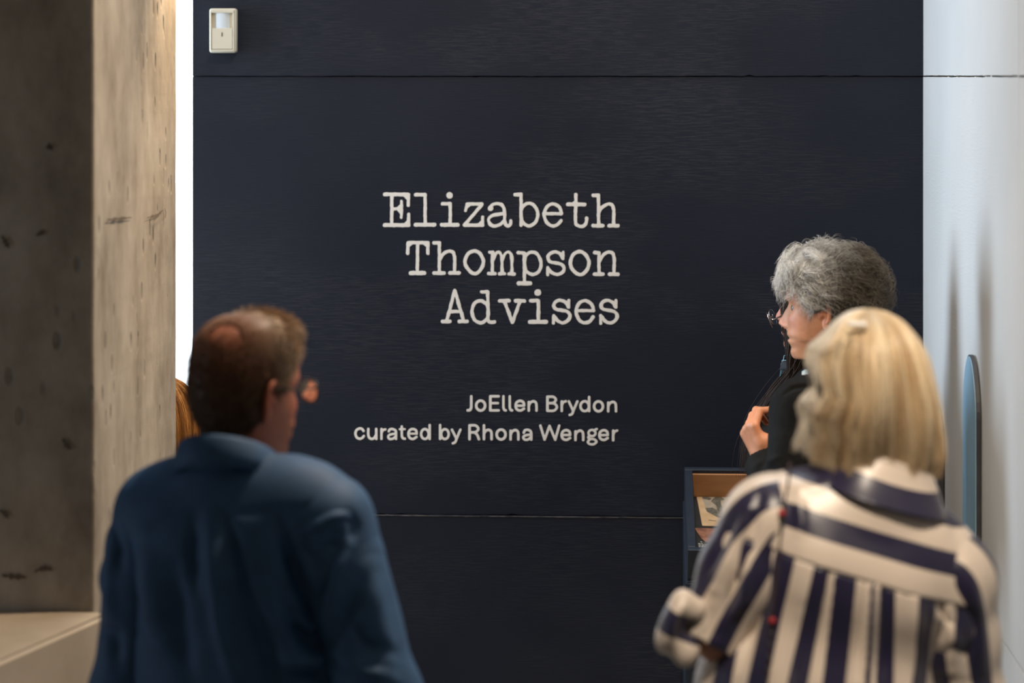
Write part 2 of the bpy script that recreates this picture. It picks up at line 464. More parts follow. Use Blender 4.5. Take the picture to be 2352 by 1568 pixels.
for pts in ([(80, 1312), (98, 1305), (110, 1304), (122, 1309)], [(5, 1320), (30, 1323), (62, 1325)], [(145, 1005), (155, 1022), (166, 1030)], [(85, 540), (95, 535), (104, 528)], [(108, 340), (115, 335), (122, 345)], [(5, 540), (14, 555), (22, 570)], [(0, 1170), (12, 1178), (20, 1190)]):
    cr.append(sliver(spline([front_pt(*p) for p in pts], 6), 0.005, None, None, (0, -1, 0)))
mesh_np('crack', *join_np(cr), M_crack, pillar)

# ledge at the foot of the column: top face seen from above, front edge running off at an angle
ZL = P(100, 1402, Y1).z
e0 = P(-140, 1592, 4.0); 
def on_z(px, py, z):
    k = (z - HCAM) / (-(py - PY0) / F)
    x, d = (px - PX0) / F * k, k
    return Vector((x * _c - d * _s, x * _s + d * _c, z))
A = on_z(0, 1518, ZL); B = on_z(205, 1428, ZL)
dr = (B - A); A2 = A - dr * 1.6; B2 = A + dr * 2.4
bm = bmesh.new()
base = [(A2.x, A2.y), (min(B2.x, XC + 0.3), B2.y), (XC + 0.0, Y1 + 0.0), (A2.x, Y1 + 0.0)]
base[1] = (A.x + dr.x * ((Y1 - 0.02 - A.y) / dr.y), Y1 - 0.02)
base[2] = (base[1][0] - 0.02, Y1 - 0.002); base[3] = (A2.x, Y1 - 0.002)
f = bm.faces.new([bm.verts.new((x, y, 0.0)) for x, y in base])
r_ = bmesh.ops.extrude_face_region(bm, geom=[f]); 
for v in [q for q in r_['geom'] if isinstance(q, bmesh.types.BMVert)]: v.co.z = ZL
bmesh.ops.recalc_face_normals(bm, faces=bm.faces)
bmesh.ops.bevel(bm, geom=[e for e in bm.edges if min(v.co.z for v in e.verts) > ZL - .01], offset=0.008, segments=3, affect='EDGES')
ld = bm_obj('trim_1', bm, M_ledge); tag(ld, 'low concrete ledge', kind='structure')

# bright window beyond the gap between column and title wall
M_pane, nt, b = new_mat('daylit_frosted_pane')
b.inputs['Base Color'].default_value = (0.8, 0.85, 0.9, 1); b.inputs['Emission Color'].default_value = (0.90, 0.96, 1.0, 1); b.inputs['Emission Strength'].default_value = 3.2
M_frame = flat_mat('window_frame_grey', (0.5, 0.52, 0.55), 0.4)
YN = 7.7
wn = empty('window_1', (-1.9, YN, 0.0)); tag(wn, 'tall bright window behind the gap', kind='structure')
box('pane', (-1.1, 0.02, 0.35), (1.1, 0.03, 4.3), M_pane, wn)
for (x0, x1, z0, z1) in ((-1.18, -1.1, 0.27, 4.38), (1.1, 1.18, 0.27, 4.38), (-1.1, 1.1, 0.27, 0.35), (-1.1, 1.1, 4.3, 4.38)):
    box('window_frame', (x0, -0.03, z0), (x1, 0.06, z1), M_frame, wn, 0.004)

# ------------------------------------------------------------------ motion detector
M_ivory = noise_mat('ivory_plastic', (0.60, 0.55, 0.44), (0.64, 0.59, 0.48), (1, 1, 1), 0.4, 0.0, 12)
M_lens = flat_mat('milky_lens', (0.66, 0.72, 0.78), 0.25)
M_black = flat_mat('black_plastic', (0.015, 0.015, 0.015), 0.4)
YD = YW - 0.042
p0, p1 = P(479.5, 121, YD), P(541, 19, YD)
md = empty('motion_detector', ((p0.x + p1.x) / 2, YW - 0.0045, (p0.z + p1.z) / 2))
tag(md, 'ivory motion detector mounted high on the navy wall', 'detector')
hw, hh, dp = (p1.x - p0.x) / 2, (p1.z - p0.z) / 2, 0.0375
bm = box_bm((-hw, -dp + 0.006, -hh), (hw, 0, hh), 0.006, 3)
bm_obj('housing', bm, M_ivory, md, True)
# front bezel as a ring frame with a lens recess and a plain lower cover
wi, hi_ = hw * 0.80, hh * 0.86
zt, zb = hi_, hi_ - (hi_ * 2) * 0.44
for nm, lo, hi in (('bezel', (-hw * .9, -dp - .002, hi_ - .004), (hw * .9, -dp + .012, hh * .93)), ('bezel', (-hw * .9, -dp - .002, -hh * .93), (hw * .9, -dp + .012, -hi_)),
                   ('bezel', (-hw * .9, -dp - .002, -hi_), (-wi, -dp + .012, hi_)), ('bezel', (wi, -dp - .002, -hi_), (hw * .9, -dp + .012, hi_))):
    box(nm, lo, hi, M_ivory, md, 0.0012, 2)
box('cover', (-wi + .0012, -dp - .0012, -hi_ + .0012), (wi - .0012, -dp + .010, zb), M_ivory, md, 0.0010, 2)
bm = bmesh.new()   # lens: upright barrel behind the opening
n = 14
vs = []
for i in range(n + 1):
    a = math.pi * (i / n); x = -math.cos(a) * wi * 0.68; y = -dp + 0.007 - math.sin(a) * 0.0075
    vs.append((bm.verts.new((x, y, zb - 0.001)), bm.verts.new((x, y, zt - .004))))
for i in range(n): bm.faces.new((vs[i][0], vs[i + 1][0], vs[i + 1][1], vs[i][1]))
bm_obj('lens', bm, M_lens, md, True)
box('indicator_slot', (-0.0012, -dp - .0018, zb - .022), (0.0012, -dp, zb - .011), M_black, md)
# ------------------------------------------------------------------ wall lettering, each letter cut from its strokes
M_letter = noise_mat('off_white_vinyl', (0.69, 0.68, 0.665), (0.73, 0.72, 0.70), (1, 1, 1), 0.5, 0.0, 8)
def E_(cx, cy, rx, ry, n=10):
    a = np.arange(n) * 2 * math.pi / n
    return ('O', [(cx + rx * math.cos(t), cy + ry * math.sin(t)) for t in a])
def letter(strokes, org, sc, parent, po, rough):
    """strokes: (kind, points, width) in crop pixels of the photograph"""
    segs = []
    for st in strokes:
        kind, pts, wd = st
        if kind == 'D': segs.append((np.array(pts * 2, float), wd)); continue
        if kind == 'C': pts = spline(pts, 7)
        elif kind == 'O': pts = spline(pts, 7, True); pts = np.concatenate([pts, pts[:1]])
        segs.append((np.asarray(pts, float), wd))
    allp = np.concatenate([s[0] for s in segs]); mw = max(s[1] for s in segs)
    k = (P(1001, 500, YW).x - P(1000, 500, YW).x) / sc          # metres per crop pixel on the wall
    h = 0.00105 / k                                              # grid step in crop px
    lo = allp.min(0) - mw; hi = allp.max(0) + mw
    gx = np.arange(lo[0], hi[0], h); gy = np.arange(lo[1], hi[1], h)
    D = np.full((len(gx), len(gy)), 1e9)
    X, Y = gx[:, None], gy[None]
    rr = np.random.default_rng(int(abs(allp[0, 0] * 7 + allp[0, 1])) + len(segs))
    ph = rr.random(4) * 6
    wob = rough * (np.sin(X / 23 + ph[0] + Y / 41) + np.sin(Y / 19 + ph[1]) + 0.7 * np.sin((X + Y) / 11 + ph[2]))
    for p, wd in segs:
        for a, b in zip(p[:-1], p[1:]):
            d = b - a; L = d @ d + 1e-9
            t = np.clip(((X - a[0]) * d[0] + (Y - a[1]) * d[1]) / L, 0, 1)
            D = np.minimum(D, np.hypot(X - a[0] - t * d[0], Y - a[1] - t * d[1]) - wd / 2)
    D = D + wob
    z = np.array([-2, -1, 0, 1, 2]) * h
    Fd = np.maximum(D[:, :, None], np.abs(z)[None, None] - 1.2 * h)
    V, fs = surface_nets(Fd.astype(np.float32), (lo[0], lo[1], z[0]), h)
    px = org[0] + V[:, 0] / sc; py = org[1] + V[:, 1] / sc
    W = np.array([P(a, b_, YW) for a, b_ in zip(px, py)])
    W[:, 1] = YW - 0.0006 + V[:, 2] * k * 0.5
    W -= np.array(po)
    o = mesh_np('letter', W, [f[:, ::-1] for f in fs], M_letter, parent, smooth=False)
    return o
def line(name, label, glyphs, rough=1.6):
    e = empty(name, P(1420, 175 if not glyphs else 600, YW)); e.location = (0, YW, 0)
    c = None
    tag(e, label, 'wall lettering', 'title lines' if name == 'title_line' else 'credit lines')
    for strokes, org, sc in glyphs: letter(strokes, org, sc, e, (0, YW, 0), rough)
    return e
A_ = ((870, 430), 1996 / 280.0); B_ = ((1140, 430), 2045 / 300.0); C_ = ((1000, 640), 2352 / 440.0)
D_ = ((800, 960), 2352 / 320.0); R_ = ((1060, 890), 2352 / 380.0); G_ = ((860, 420), 2352 / 580.0)
def g(src, *st): return (list(st), src[0], src[1])
def L(p, w): return ('L', p, w)
def Cc(p, w): return ('C', p, w)
def Oc(p, w): return ('O', p, w)
def dot(x, y, w): return ('D', [(x, y)], w)
def ring(cx, cy, rx, ry, w): return (*E_(cx, cy, rx, ry), w)
line('title_line', 'large white typewriter lettering on the navy wall, top line of the title', [
 g(A_, L([(98, 115), (485, 118)], 62), L([(215, 120), (213, 610)], 54), L([(97, 617), (488, 619)], 64), L([(485, 120), (485, 298)], 52), L([(425, 135), (478, 195)], 46),
   L([(220, 355), (340, 350)], 50), Cc([(373, 228), (375, 350), (370, 495)], 46), L([(300, 352), (368, 290)], 36), L([(300, 352), (366, 425)], 36), L([(490, 443), (492, 612)], 52), L([(425, 607), (485, 548)], 40)),
 g(A_, L([(607, 122), (755, 122)], 60), L([(760, 122), (760, 610)], 54), L([(602, 615), (912, 615)], 64)),
 g(A_, dot(1160, 133, 106), L([(1045, 270), (1170, 268)], 58), L([(1172, 268), (1170, 610)], 54), L([(1031, 615), (1296, 615)], 64)),
 g(A_, L([(1445, 275), (1692, 275)], 56), L([(1445, 275), (1420, 385)], 46), L([(1500, 285), (1440, 330)], 34), L([(1690, 288), (1405, 612)], 54), L([(1402, 622), (1700, 622)], 58), L([(1702, 490), (1700, 612)], 50), L([(1645, 602), (1695, 550)], 36)),
 g(G_, dot(1083, 235, 56), Cc([(1078, 228), (1098, 205), (1130, 195), (1180, 201), (1208, 240), (1213, 300)], 31), L([(1213, 260), (1213, 350)], 30), Cc([(1213, 345), (1222, 385), (1245, 400), (1266, 385), (1272, 352)], 29),
   Cc([(1205, 288), (1120, 298), (1076, 320), (1063, 350), (1083, 388), (1125, 402), (1172, 385), (1208, 348)], 30)),
 g(B_, L([(295, 117), (385, 114)], 60), L([(388, 115), (388, 596)], 52), Oc([(395, 340), (450, 272), (530, 252), (605, 300), (652, 425), (612, 550), (522, 606), (440, 575), (396, 500)], 52)),
 g(B_, L([(745, 412), (1018, 412)], 52), Cc([(1020, 408), (992, 320), (945, 278), (880, 260), (800, 300), (750, 415), (775, 525), (828, 585), (890, 606), (960, 585), (1016, 520)], 52)),
 g(B_, L([(1247, 115), (1240, 470)], 54), Cc([(1238, 440), (1243, 560), (1280, 600), (1335, 614), (1385, 590), (1410, 540), (1413, 482)], 52), L([(1120, 268), (1380, 271)], 60), L([(1190, 258), (1235, 225)], 36)),
 g(B_, L([(1517, 128), (1598, 128)], 58), L([(1600, 130), (1602, 600)], 52), Cc([(1605, 400), (1635, 335), (1700, 285), (1765, 260), (1820, 285), (1838, 360)], 52), L([(1839, 345), (1838, 600)], 52), L([(1517, 603), (1668, 603)], 60), L([(1766, 603), (1904, 603)], 58)),
])
line('title_line', 'large white typewriter lettering on the navy wall, middle line of the title', [
 g(A_, L([(482, 905), (803, 905)], 58), L([(638, 905), (632, 1400)], 54), L([(525, 1402), (744, 1402)], 70), L([(478, 915), (475, 1085)], 54), L([(805, 915), (805, 1085)], 54), L([(490, 960), (545, 915)], 42), L([(792, 960), (732, 915)], 42)),
 g(A_, L([(908, 910), (990, 908)], 60), L([(993, 908), (993, 1400)], 54), Cc([(998, 1190), (1040, 1110), (1100, 1065), (1165, 1045), (1220, 1070), (1242, 1140)], 54), L([(1243, 1125), (1243, 1400)], 54), L([(910, 1405), (1068, 1405)], 62), L([(1168, 1402), (1312, 1402)], 62)),
 g(A_, Oc([(1565, 1042), (1655, 1085), (1712, 1200), (1680, 1330), (1580, 1413), (1480, 1360), (1410, 1230), (1462, 1090)], 58)),
 g(G_, L([(1072, 645), (1102, 645)], 34), L([(1100, 645), (1100, 845)], 30), Cc([(1102, 725), (1128, 660), (1158, 643), (1180, 668), (1187, 720)], 27), L([(1186, 690), (1190, 845)], 28), Cc([(1190, 725), (1215, 660), (1248, 643), (1274, 668), (1281, 720)], 27), L([(1282, 690), (1280, 845)], 30),
   L([(1066, 846), (1124, 846)], 32), L([(1165, 846), (1213, 846)], 30), L([(1253, 848), (1300, 849)], 32)),
 g(B_, L([(345, 1025), (430, 1030)], 54), L([(438, 1035), (442, 1500)], 52), L([(352, 1505), (530, 1505)], 66), Oc([(450, 1110), (500, 1038), (575, 1015), (652, 1060), (702, 1190), (670, 1310), (580, 1364), (490, 1330), (450, 1270)], 52)),
 g(B_, Cc([(1042, 1118), (1010, 1050), (960, 1020), (900, 1014), (830, 1045), (807, 1100), (840, 1162), (930, 1182), (1020, 1208), (1062, 1270), (1030, 1338), (945, 1364), (860, 1330), (812, 1268)], 52), L([(1047, 1018), (1045, 1120)], 46), L([(805, 1255), (803, 1370)], 48)),
 g(B_, Oc([(1305, 1005), (1390, 1048), (1450, 1160), (1420, 1290), (1325, 1365), (1220, 1320), (1158, 1190), (1208, 1050)], 56)),
 g(B_, L([(1543, 1023), (1605, 1028)], 58), L([(1606, 1028), (1610, 1360)], 52), Cc([(1613, 1165), (1655, 1085), (1715, 1032), (1775, 1014), (1830, 1045), (1846, 1120)], 52), L([(1848, 1105), (1842, 1360)], 52), L([(1541, 1360), (1668, 1360)], 60), L([(1776, 1360), (1900, 1360)], 60)),
])
SEL = lambda d: (Cc([(1635 + d, 348), (1610 + d, 300), (1570 + d, 275), (1525 + d, 266), (1475 + d, 287), (1455 + d, 330), (1480 + d, 373), (1550 + d, 388), (1622 + d, 406), (1653 + d, 455), (1630 + d, 510), (1565 + d, 541), (1500 + d, 515), (1462 + d, 465)], 42), L([(1639 + d, 269), (1638 + d, 350)], 38), L([(1452 + d, 450), (1450 + d, 545)], 38))
line('title_line', 'large white typewriter lettering on the navy wall, shortest and bottom title line', [
 g(C_, L([(240, 145), (140, 510)], 42), L([(240, 145), (345, 510)], 42), L([(175, 402), (310, 400)], 40), L([(87, 522), (178, 523)], 46), L([(296, 522), (388, 522)], 46)),
 g(C_, L([(568, 160), (638, 158)], 42), L([(643, 160), (650, 510)], 40), Cc([(648, 505), (665, 530), (726, 530)], 42), Oc([(642, 340), (600, 288), (545, 268), (482, 302), (449, 400), (480, 500), (555, 540), (612, 515), (648, 460)], 42)),
 g(C_, L([(850, 280), (945, 535)], 42), L([(1040, 280), (947, 535)], 42), L([(790, 270), (904, 268)], 46), L([(985, 268), (1091, 272)], 46)),
 g(C_, dot(1257, 168, 82), L([(1170, 268), (1262, 266)], 44), L([(1265, 268), (1265, 525)], 44), L([(1160, 528), (1358, 528)], 50)),
 g(C_, *SEL(0)),
 g(C_, L([(1730, 390), (1940, 391)], 40), Cc([(1942, 388), (1922, 320), (1885, 285), (1832, 268), (1768, 298), (1728, 392), (1745, 470), (1785, 522), (1840, 539), (1897, 520), (1938, 470)], 42)),
 g(C_, *SEL(579)),
])
o_ = lambda x, y: (ring(x, y, 63, 70, 38),)
def n_(x, b): return (L([(x, b - 138), (x, b - 16)], 37), Cc([(x + 1, b - 85), (x + 22, b - 128), (x + 65, b - 149), (x + 102, b - 128), (x + 110, b - 75), (x + 110, b - 16)], 37))
def e_(x, y): return (L([(x - 62, y + 1), (x + 55, y + 1)], 33), Cc([(x + 55, y), (x + 45, y - 47), (x, y - 68), (x - 48, y - 47), (x - 65, y + 2), (x - 48, y + 52), (x + 2, y + 70), (x + 54, y + 44)], 37))
line('credit_line', 'small plain white lettering, upper and shorter line of the credit below the title', [
 g(R_, Cc([(140, 124), (140, 220), (138, 280), (122, 317), (88, 323)], 38)), g(R_, *o_(273, 255)),
 g(R_, L([(410, 124), (410, 322)], 38), L([(410, 123), (528, 123)], 36), L([(410, 220), (518, 220)], 34), L([(410, 323), (528, 323)], 36)),
 g(R_, Cc([(597, 124), (597, 220), (598, 285), (612, 318), (630, 323)], 36)), g(R_, Cc([(687, 124), (687, 220), (688, 285), (702, 318), (720, 323)], 36)),
 g(R_, *e_(835, 255)), g(R_, *n_(957, 343)),
 g(R_, L([(1222, 130), (1222, 328)], 38), Cc([(1222, 130), (1305, 131), (1342, 172), (1305, 217), (1225, 221)], 36), Cc([(1225, 222), (1315, 224), (1357, 274), (1315, 326), (1222, 328)], 36)),
 g(R_, L([(1426, 197), (1426, 330)], 37), Cc([(1428, 250), (1448, 207), (1484, 194)], 35)),
 g(R_, L([(1526, 195), (1588, 330)], 36), Cc([(1648, 195), (1592, 325), (1572, 374), (1538, 388)], 36)),
 g(R_, ring(1752, 264, 60, 70, 37), L([(1815, 134), (1815, 332)], 37)), g(R_, *o_(1948, 266)), g(R_, *n_(2086, 352)),
], 0.0)
line('credit_line', 'small plain white lettering, lower and longer credit line starting with curated', [
 g(D_, Cc([(258, 215), (235, 185), (195, 174), (142, 200), (122, 262), (145, 325), (195, 348), (240, 330), (262, 302)], 43)),
 g(D_, Cc([(339, 183), (339, 285), (358, 333), (398, 350), (440, 333), (470, 280)], 43), L([(472, 183), (474, 350)], 43)),
 g(D_, L([(561, 185), (561, 348)], 43), Cc([(564, 245), (588, 203), (625, 190)], 41)),
 g(D_, Cc([(684, 222), (702, 192), (742, 184), (790, 202), (806, 240), (806, 350)], 42), Cc([(803, 262), (730, 272), (687, 290), (675, 320), (700, 352), (755, 346), (802, 308)], 40)),
 g(D_, Cc([(904, 142), (904, 230), (906, 300), (922, 338), (955, 348)], 42), L([(870, 186), (955, 186)], 36)),
 g(D_, L([(1018, 262), (1155, 262)], 36), Cc([(1156, 262), (1143, 205), (1090, 184), (1037, 205), (1016, 268), (1037, 330), (1092, 352), (1152, 318)], 42)),
 g(D_, ring(1294, 268, 64, 83, 42), L([(1375, 117), (1375, 350)], 43)),
 g(D_, L([(1551, 117), (1551, 350)], 43), ring(1632, 270, 64, 83, 42)),
 g(D_, L([(1750, 195), (1830, 350)], 42), Cc([(1893, 195), (1832, 340), (1805, 405), (1766, 424)], 42)),
 g(R_, L([(115, 536), (115, 732)], 38), Cc([(115, 536), (200, 538), (240, 585), (200, 632), (117, 636)], 37), Cc([(185, 636), (222, 668), (248, 732)], 37)),
 g(R_, L([(320, 536), (320, 732)], 37), Cc([(322, 655), (345, 615), (385, 600), (420, 620), (428, 670), (428, 732)], 37)),
 g(R_, *o_(564, 666)), g(R_, *n_(699, 752)),
 g(R_, Cc([(886, 640), (902, 608), (942, 599), (980, 617), (992, 655), (992, 738)], 37), Cc([(990, 668), (930, 674), (888, 690), (880, 715), (903, 739), (950, 735), (988, 703)], 35)),
 g(R_, L([(1122, 540), (1182, 738)], 36), L([(1182, 738), (1252, 545)], 36), L([(1252, 545), (1333, 740)], 36), L([(1333, 740), (1390, 540)], 36)),
 g(R_, *e_(1490, 672)), g(R_, *n_(1621, 760)),
 g(R_, ring(1856, 645, 50, 44, 34), Cc([(1888, 618), (1902, 597), (1924, 588)], 33), Cc([(1822, 682), (1802, 708), (1830, 727), (1888, 735), (1920, 768), (1888, 800), (1855, 806), (1815, 797), (1796, 770), (1822, 738)], 34)),
 g(R_, *e_(2025, 673)), g(R_, L([(2157, 612), (2157, 748)], 37), Cc([(2160, 665), (2180, 624), (2214, 610)], 35)),
], 0.0)
# ------------------------------------------------------------------ people: heads, hands, bodies, hair, cloth
HEAD_ROWS = np.array([  # front y,z   back y,z   half width
 (.012, .122, -.012, .122, .004), (.046, .114, -.052, .112, .042), (.070, .097, -.080, .093, .059), (.084, .072, -.094, .062, .069),
 (.090, .046, -.099, .030, .0738), (.0935, .026, -.098, .005, .0752), (.0865, .007, -.095, -.012, .0742), (.088, -.010, -.090, -.028, .0722),
 (.0895, -.028, -.083, -.042, .0695), (.0905, -.044, -.076, -.052, .066), (.0925, -.057, -.070, -.062, .0625), (.0895, -.0665, -.0675, -.068, .060),
 (.0905, -.075, -.066, -.074, .0575), (.0845, -.087, -.064, -.080, .054), (.0865, -.100, -.063, -.087, .0495), (.079, -.1125, -.062, -.093, .0475),
 (.056, -.1135, -.062, -.100, .050), (.032, -.110, -.063, -.108, .0525), (.013, -.119, -.065, -.120, .052), (.006, -.140, -.070, -.143, .0535),
 (.006, -.170, -.080, -.172, .060), (.010, -.200, -.092, -.202, .074)])

def head_grid(k=1.0, female=False, age=0.0, nose=1.0, R=8, C=144):
    rows = HEAD_ROWS.copy()
    if female:
        rows[16:, 4] *= 0.90; rows[12:16, 4] *= 0.95
        rows[16:, 2] += 0.008
    g = spline(rows, R)
    a = np.arange(C) * 2 * np.pi / C
    ca, sa = np.cos(a), np.sin(a)
    cc = np.sign(ca) * np.abs(ca) ** np.where(ca > 0, 0.86, 0.95); ss = np.sign(sa) * np.abs(sa) ** 0.9
    Fp, Bp, W = g[:, 0:2], g[:, 2:4], g[:, 4]
    Cn = (Fp + Bp) / 2; Ax = (Fp - Bp) / 2
    V = np.zeros((len(g), C, 3))
    V[:, :, 0] = W[:, None] * ss[None]
    V[:, :, 1] = Cn[:, None, 0] + Ax[:, None, 0] * cc[None]
    V[:, :, 2] = Cn[:, None, 1] + Ax[:, None, 1] * cc[None]
    X, Y, Z = V[..., 0], V[..., 1], V[..., 2]
    front = np.clip((Y - 0.02) / 0.03, 0, 1)
    def G(d, s): return np.exp(-(d / s) ** 2)
    # nose
    zs = [-.060, -.052, -.0475, -.043, -.037, -.031, -.020, -.008, .004, .014, .022]
    ns = [0, .001, .006, .0185, .0265, .0255, .0185, .0125, .0065, .002, 0]
    nw = [.016, .016, .015, .0135, .0118, .011, .0098, .009, .009, .010, .012]
    dn = np.interp(Z, zs, ns) * nose; w_ = np.interp(Z, zs, nw)
    dY = dn * G(X, w_) * front
    ax = np.abs(X)
    dY += front * (.0065 * G(ax - .0145, .0065) * G(Z + .040, .0075))                  # nostril wings
    dY -= front * (.0115 * G(ax - .032, .0155) * G(Z - .002, .0125))                   # sockets
    dY += front * (.0058 * G(ax - .032, .0115) * G(Z - .002, .0075))                   # lids over the ball
    dY -= front * (.0028 * G(ax - .032, .0115) * G(Z - .0015, .0016))                  # lid slit
    dY += front * (.0035 * G(ax - .028, .018) * G(Z - .022, .007))                     # brow
    dY += front * (.0040 * G(ax - .044, .018) * G(Z + .022, .014))                     # cheek bone
    dY -= front * (.0030 * G(Z + .0665, .0024) * np.clip((.027 - ax) / .006, 0, 1))    # mouth line
    dY += front * (.0020 * G(Z + .0600, .004) * G(ax, .016) + .0026 * G(Z + .074, .005) * G(ax, .017))
    dY -= front * (.0016 * G(X, .0035) * G(Z + .054, .006))                            # philtrum
    if age > 0:
        t = np.clip((-Z - .038) / .036, 0, 1); fx = .018 + .014 * t
        dY -= front * age * .0022 * G(ax - fx, .0028) * np.clip(np.minimum((-Z - .036) / .008, (.078 + Z) / .01), 0, 1)
        dY -= front * age * .0014 * G(ax - .031, .014) * G(Z + .013, .0022)
        dY += age * .003 * G(ax - .040, .016) * G(Z + .085, .014) * front
    V[..., 1] = Y + dY
    V[..., 0] += np.sign(X) * front * 0.0
    return V * k

def grid_faces(Rn, C):
    i = np.arange(Rn - 1)[:, None] * C; j = np.arange(C)[None]; j2 = (j + 1) % C
    return np.stack([i + j, i + C + j, i + C + j2, i + j2], -1).reshape(-1, 4)

def ear_np(side, k=1.0):
    """outer ear, local to the head"""
    f = Field((-.022, -.026, -.042), (.022, .030, .040), .0011)
    f.ell((0, 0, .004), (.0052, .0155, .027), .003)
    f.ell((0, .004, -.024), (.0050, .0085, .0095), .006)              # lobe
    th = np.linspace(-0.4, 4.35, 16)
    pts = [(.0045, .0130 * math.cos(t) - .0012, .006 + .0238 * math.sin(t)) for t in th]
    for a, b in zip(pts[:-1], pts[1:]): f.cone(a, b, .0034, .0034, .002)     # helix
    f.ell((.0055, .0035, -.002), (.0052, .0062, .0088), .002, sub=True)      # concha
    f.cone((.0065, -.004, .015), (.0065, .006, .016), .0028, .0022, .002, sub=True)
    f.ell((.002, .0115, -.006), (.004, .0032, .0052), .003)           # tragus
    f.cone((-.012, .004, 0), (0, .004, .002), .009, .008, .006)
    V, q = f.mesh()
    a = math.radians(24)
    x, y = V[:, 0].copy(), V[:, 1].copy()
    V[:, 0] = x * math.cos(a) - y * math.sin(a); V[:, 1] = x * math.sin(a) + y * math.cos(a)
    b = math.radians(-9); y, z = V[:, 1].copy(), V[:, 2].copy()
    V[:, 1] = y * math.cos(b) - z * math.sin(b); V[:, 2] = y * math.sin(b) + z * math.cos(b)
    V *= 1.08
    V += np.array([.0735, -.012, -.008])
    V[:, 0] *= side
    return V * k, [q[0] if side > 0 else q[0][:, ::-1]]

def euler_m(rx, ry, rz):
    return np.array((Matrix.Rotation(rz, 3, 'Z') @ Matrix.Rotation(rx, 3, 'X') @ Matrix.Rotation(ry, 3, 'Y')))

def hand_np(wrist, fdir, pdir, side, curl, thumb=0.5, k=1.0, h=.0028, spread=.06):
    """palm and five bent fingers; fdir along the hand, pdir out of the palm, side +1 puts the thumb on (fdir x pdir)"""
    fd = np.asarray(fdir, float); fd /= np.linalg.norm(fd)
    pd = np.asarray(pdir, float); pd -= fd * (pd @ fd); pd /= np.linalg.norm(pd)
    sd = np.cross(fd, pd) * side
    w = np.asarray(wrist, float)
    def T(a, b, c): return w + k * (a * fd + b * sd + c * pd)
    f = Field(w - .20 * k, w + .20 * k, h)
    kk = .008
    f.cone(T(-.03, 0, 0), T(.012, 0, 0), .026 * k, .027 * k, kk, flat=(pd, .72))
    for s, l in ((.027, .088), (.009, .092), (-.010, .088), (-.027, .080)):
        f.cone(T(.012, s * .62, 0), T(l - .006, s, -.001), .0165 * k, .0122 * k, .010, flat=(pd, .85))
    f.ell(T(.038, .026, .008), np.array([.02, .02, .02]) * k, .012)
    def chain(base, lens, dirs, r0, r1):
        p = np.asarray(base); n = len(lens); out = [p]
        for i, (l, d) in enumerate(zip(lens, dirs)):
            d = d / np.linalg.norm(d); q = p + d * l * k
            ra = r0 + (r1 - r0) * i / n; rb = r0 + (r1 - r0) * (i + 1) / n
            f.cone(p, q, ra * k, rb * k, .003); p = q; out.append(q)
        return out
    for j, (s, l0, ls) in enumerate(((.027, .088, (.043, .026, .021)), (.009, .092, (.047, .029, .022)), (-.010, .088, (.043, .027, .021)), (-.027, .080, (.034, .020, .019)))):
        c = curl[j] if hasattr(curl, '__len__') else curl
        dirs = []; ang = 0
        for m in (0.85, 1.1, 0.75):
            ang += c * m
            dirs.append(math.cos(ang) * fd + math.sin(ang) * pd + (s * spread / .027) * sd)
        chain(T(l0 - .008, s, -.001), ls, dirs, .0098, .0072)
    t0 = T(.022, .030, .006)
    d1 = .62 * fd + .70 * sd + .25 * pd; d2 = (.85 - .3 * thumb) * fd + (.35 - .5 * thumb) * sd + (.25 + .5 * thumb) * pd; d3 = (.8 - .2 * thumb) * fd + (.1 - .6 * thumb) * sd + (.3 + .4 * thumb) * pd
    chain(t0, (.040, .032, .026), (d1, d2, d3), .0128, .0085)
    return f.mesh()

def body_fields(f, D, off=0.0, arms=True, legs=True, torso=True, neck=True):
    """the figure's masses from its joints; off > 0 gives loose cloth over it"""
    k = D['k']; sh = D['sh']; b = D.get('bulk', 1.0)
    s3 = lambda x, y, z: (x * k, y * k, z * k)
    sy = -.025
    if torso:
        f.cone(s3(0, 0, .90), s3(0, .01, 1.07), (.158 * b * k + off), (.140 * b * k + off), .05, flat=((0, 1, 0), .70))
        f.cone(s3(0, .01, 1.07), s3(0, 0, 1.27), (.140 * b * k + off), (.158 * b * k + off), .05, flat=((0, 1, 0), .72))
        f.cone(s3(-.05, sy - .012, 1.33), s3(.05, sy - .012, 1.33), (.096 * k + off), (.096 * k + off), .05)
        f.cone(s3(-sh + .035, sy, 1.385), s3(sh - .035, sy, 1.385), (.066 * k + off), (.066 * k + off), .05)
        f.cone(s3(0, -.035, 1.455), s3(sh - .015, sy, 1.405), (.050 * k + off), (.050 * k + off), .04)
        f.cone(s3(0, -.035, 1.455), s3(-sh + .015, sy, 1.405), (.050 * k + off), (.050 * k + off), .04)
        if D.get('bust'):
            for s in (-1, 1): f.ell(s3(s * .075, .085, 1.24), (np.array([.072, .06, .07]) * k + off), .04)
    if neck:
        f.cone(s3(0, -.035, 1.44), np.asarray(D['neck_top']), .056 * k + off, D.get('neck_r', .052) * k + off, .03)
    if arms:
        for s in ('L', 'R'):
            A, E, W = D['arm' + s]
            f.cone(A, E, .054 * k + off, .043 * k + off, .03); f.cone(E, W, .043 * k + off * .9, .028 * k + off * .7, .02)
    if legs:
        for s in (-1, 1):
            f.cone(s3(s * .088, 0, .90), s3(s * .095, .01, .49), .088 * k + off, .056 * k + off, .04)
            f.cone(s3(s * .095, .01, .49), s3(s * .10, -.02, .09), .056 * k + off, .037 * k + off, .02)
            if off == 0: f.cone(s3(s * .10, -.03, .035), s3(s * .115, .13, .03), .033 * k, .026 * k, .02)

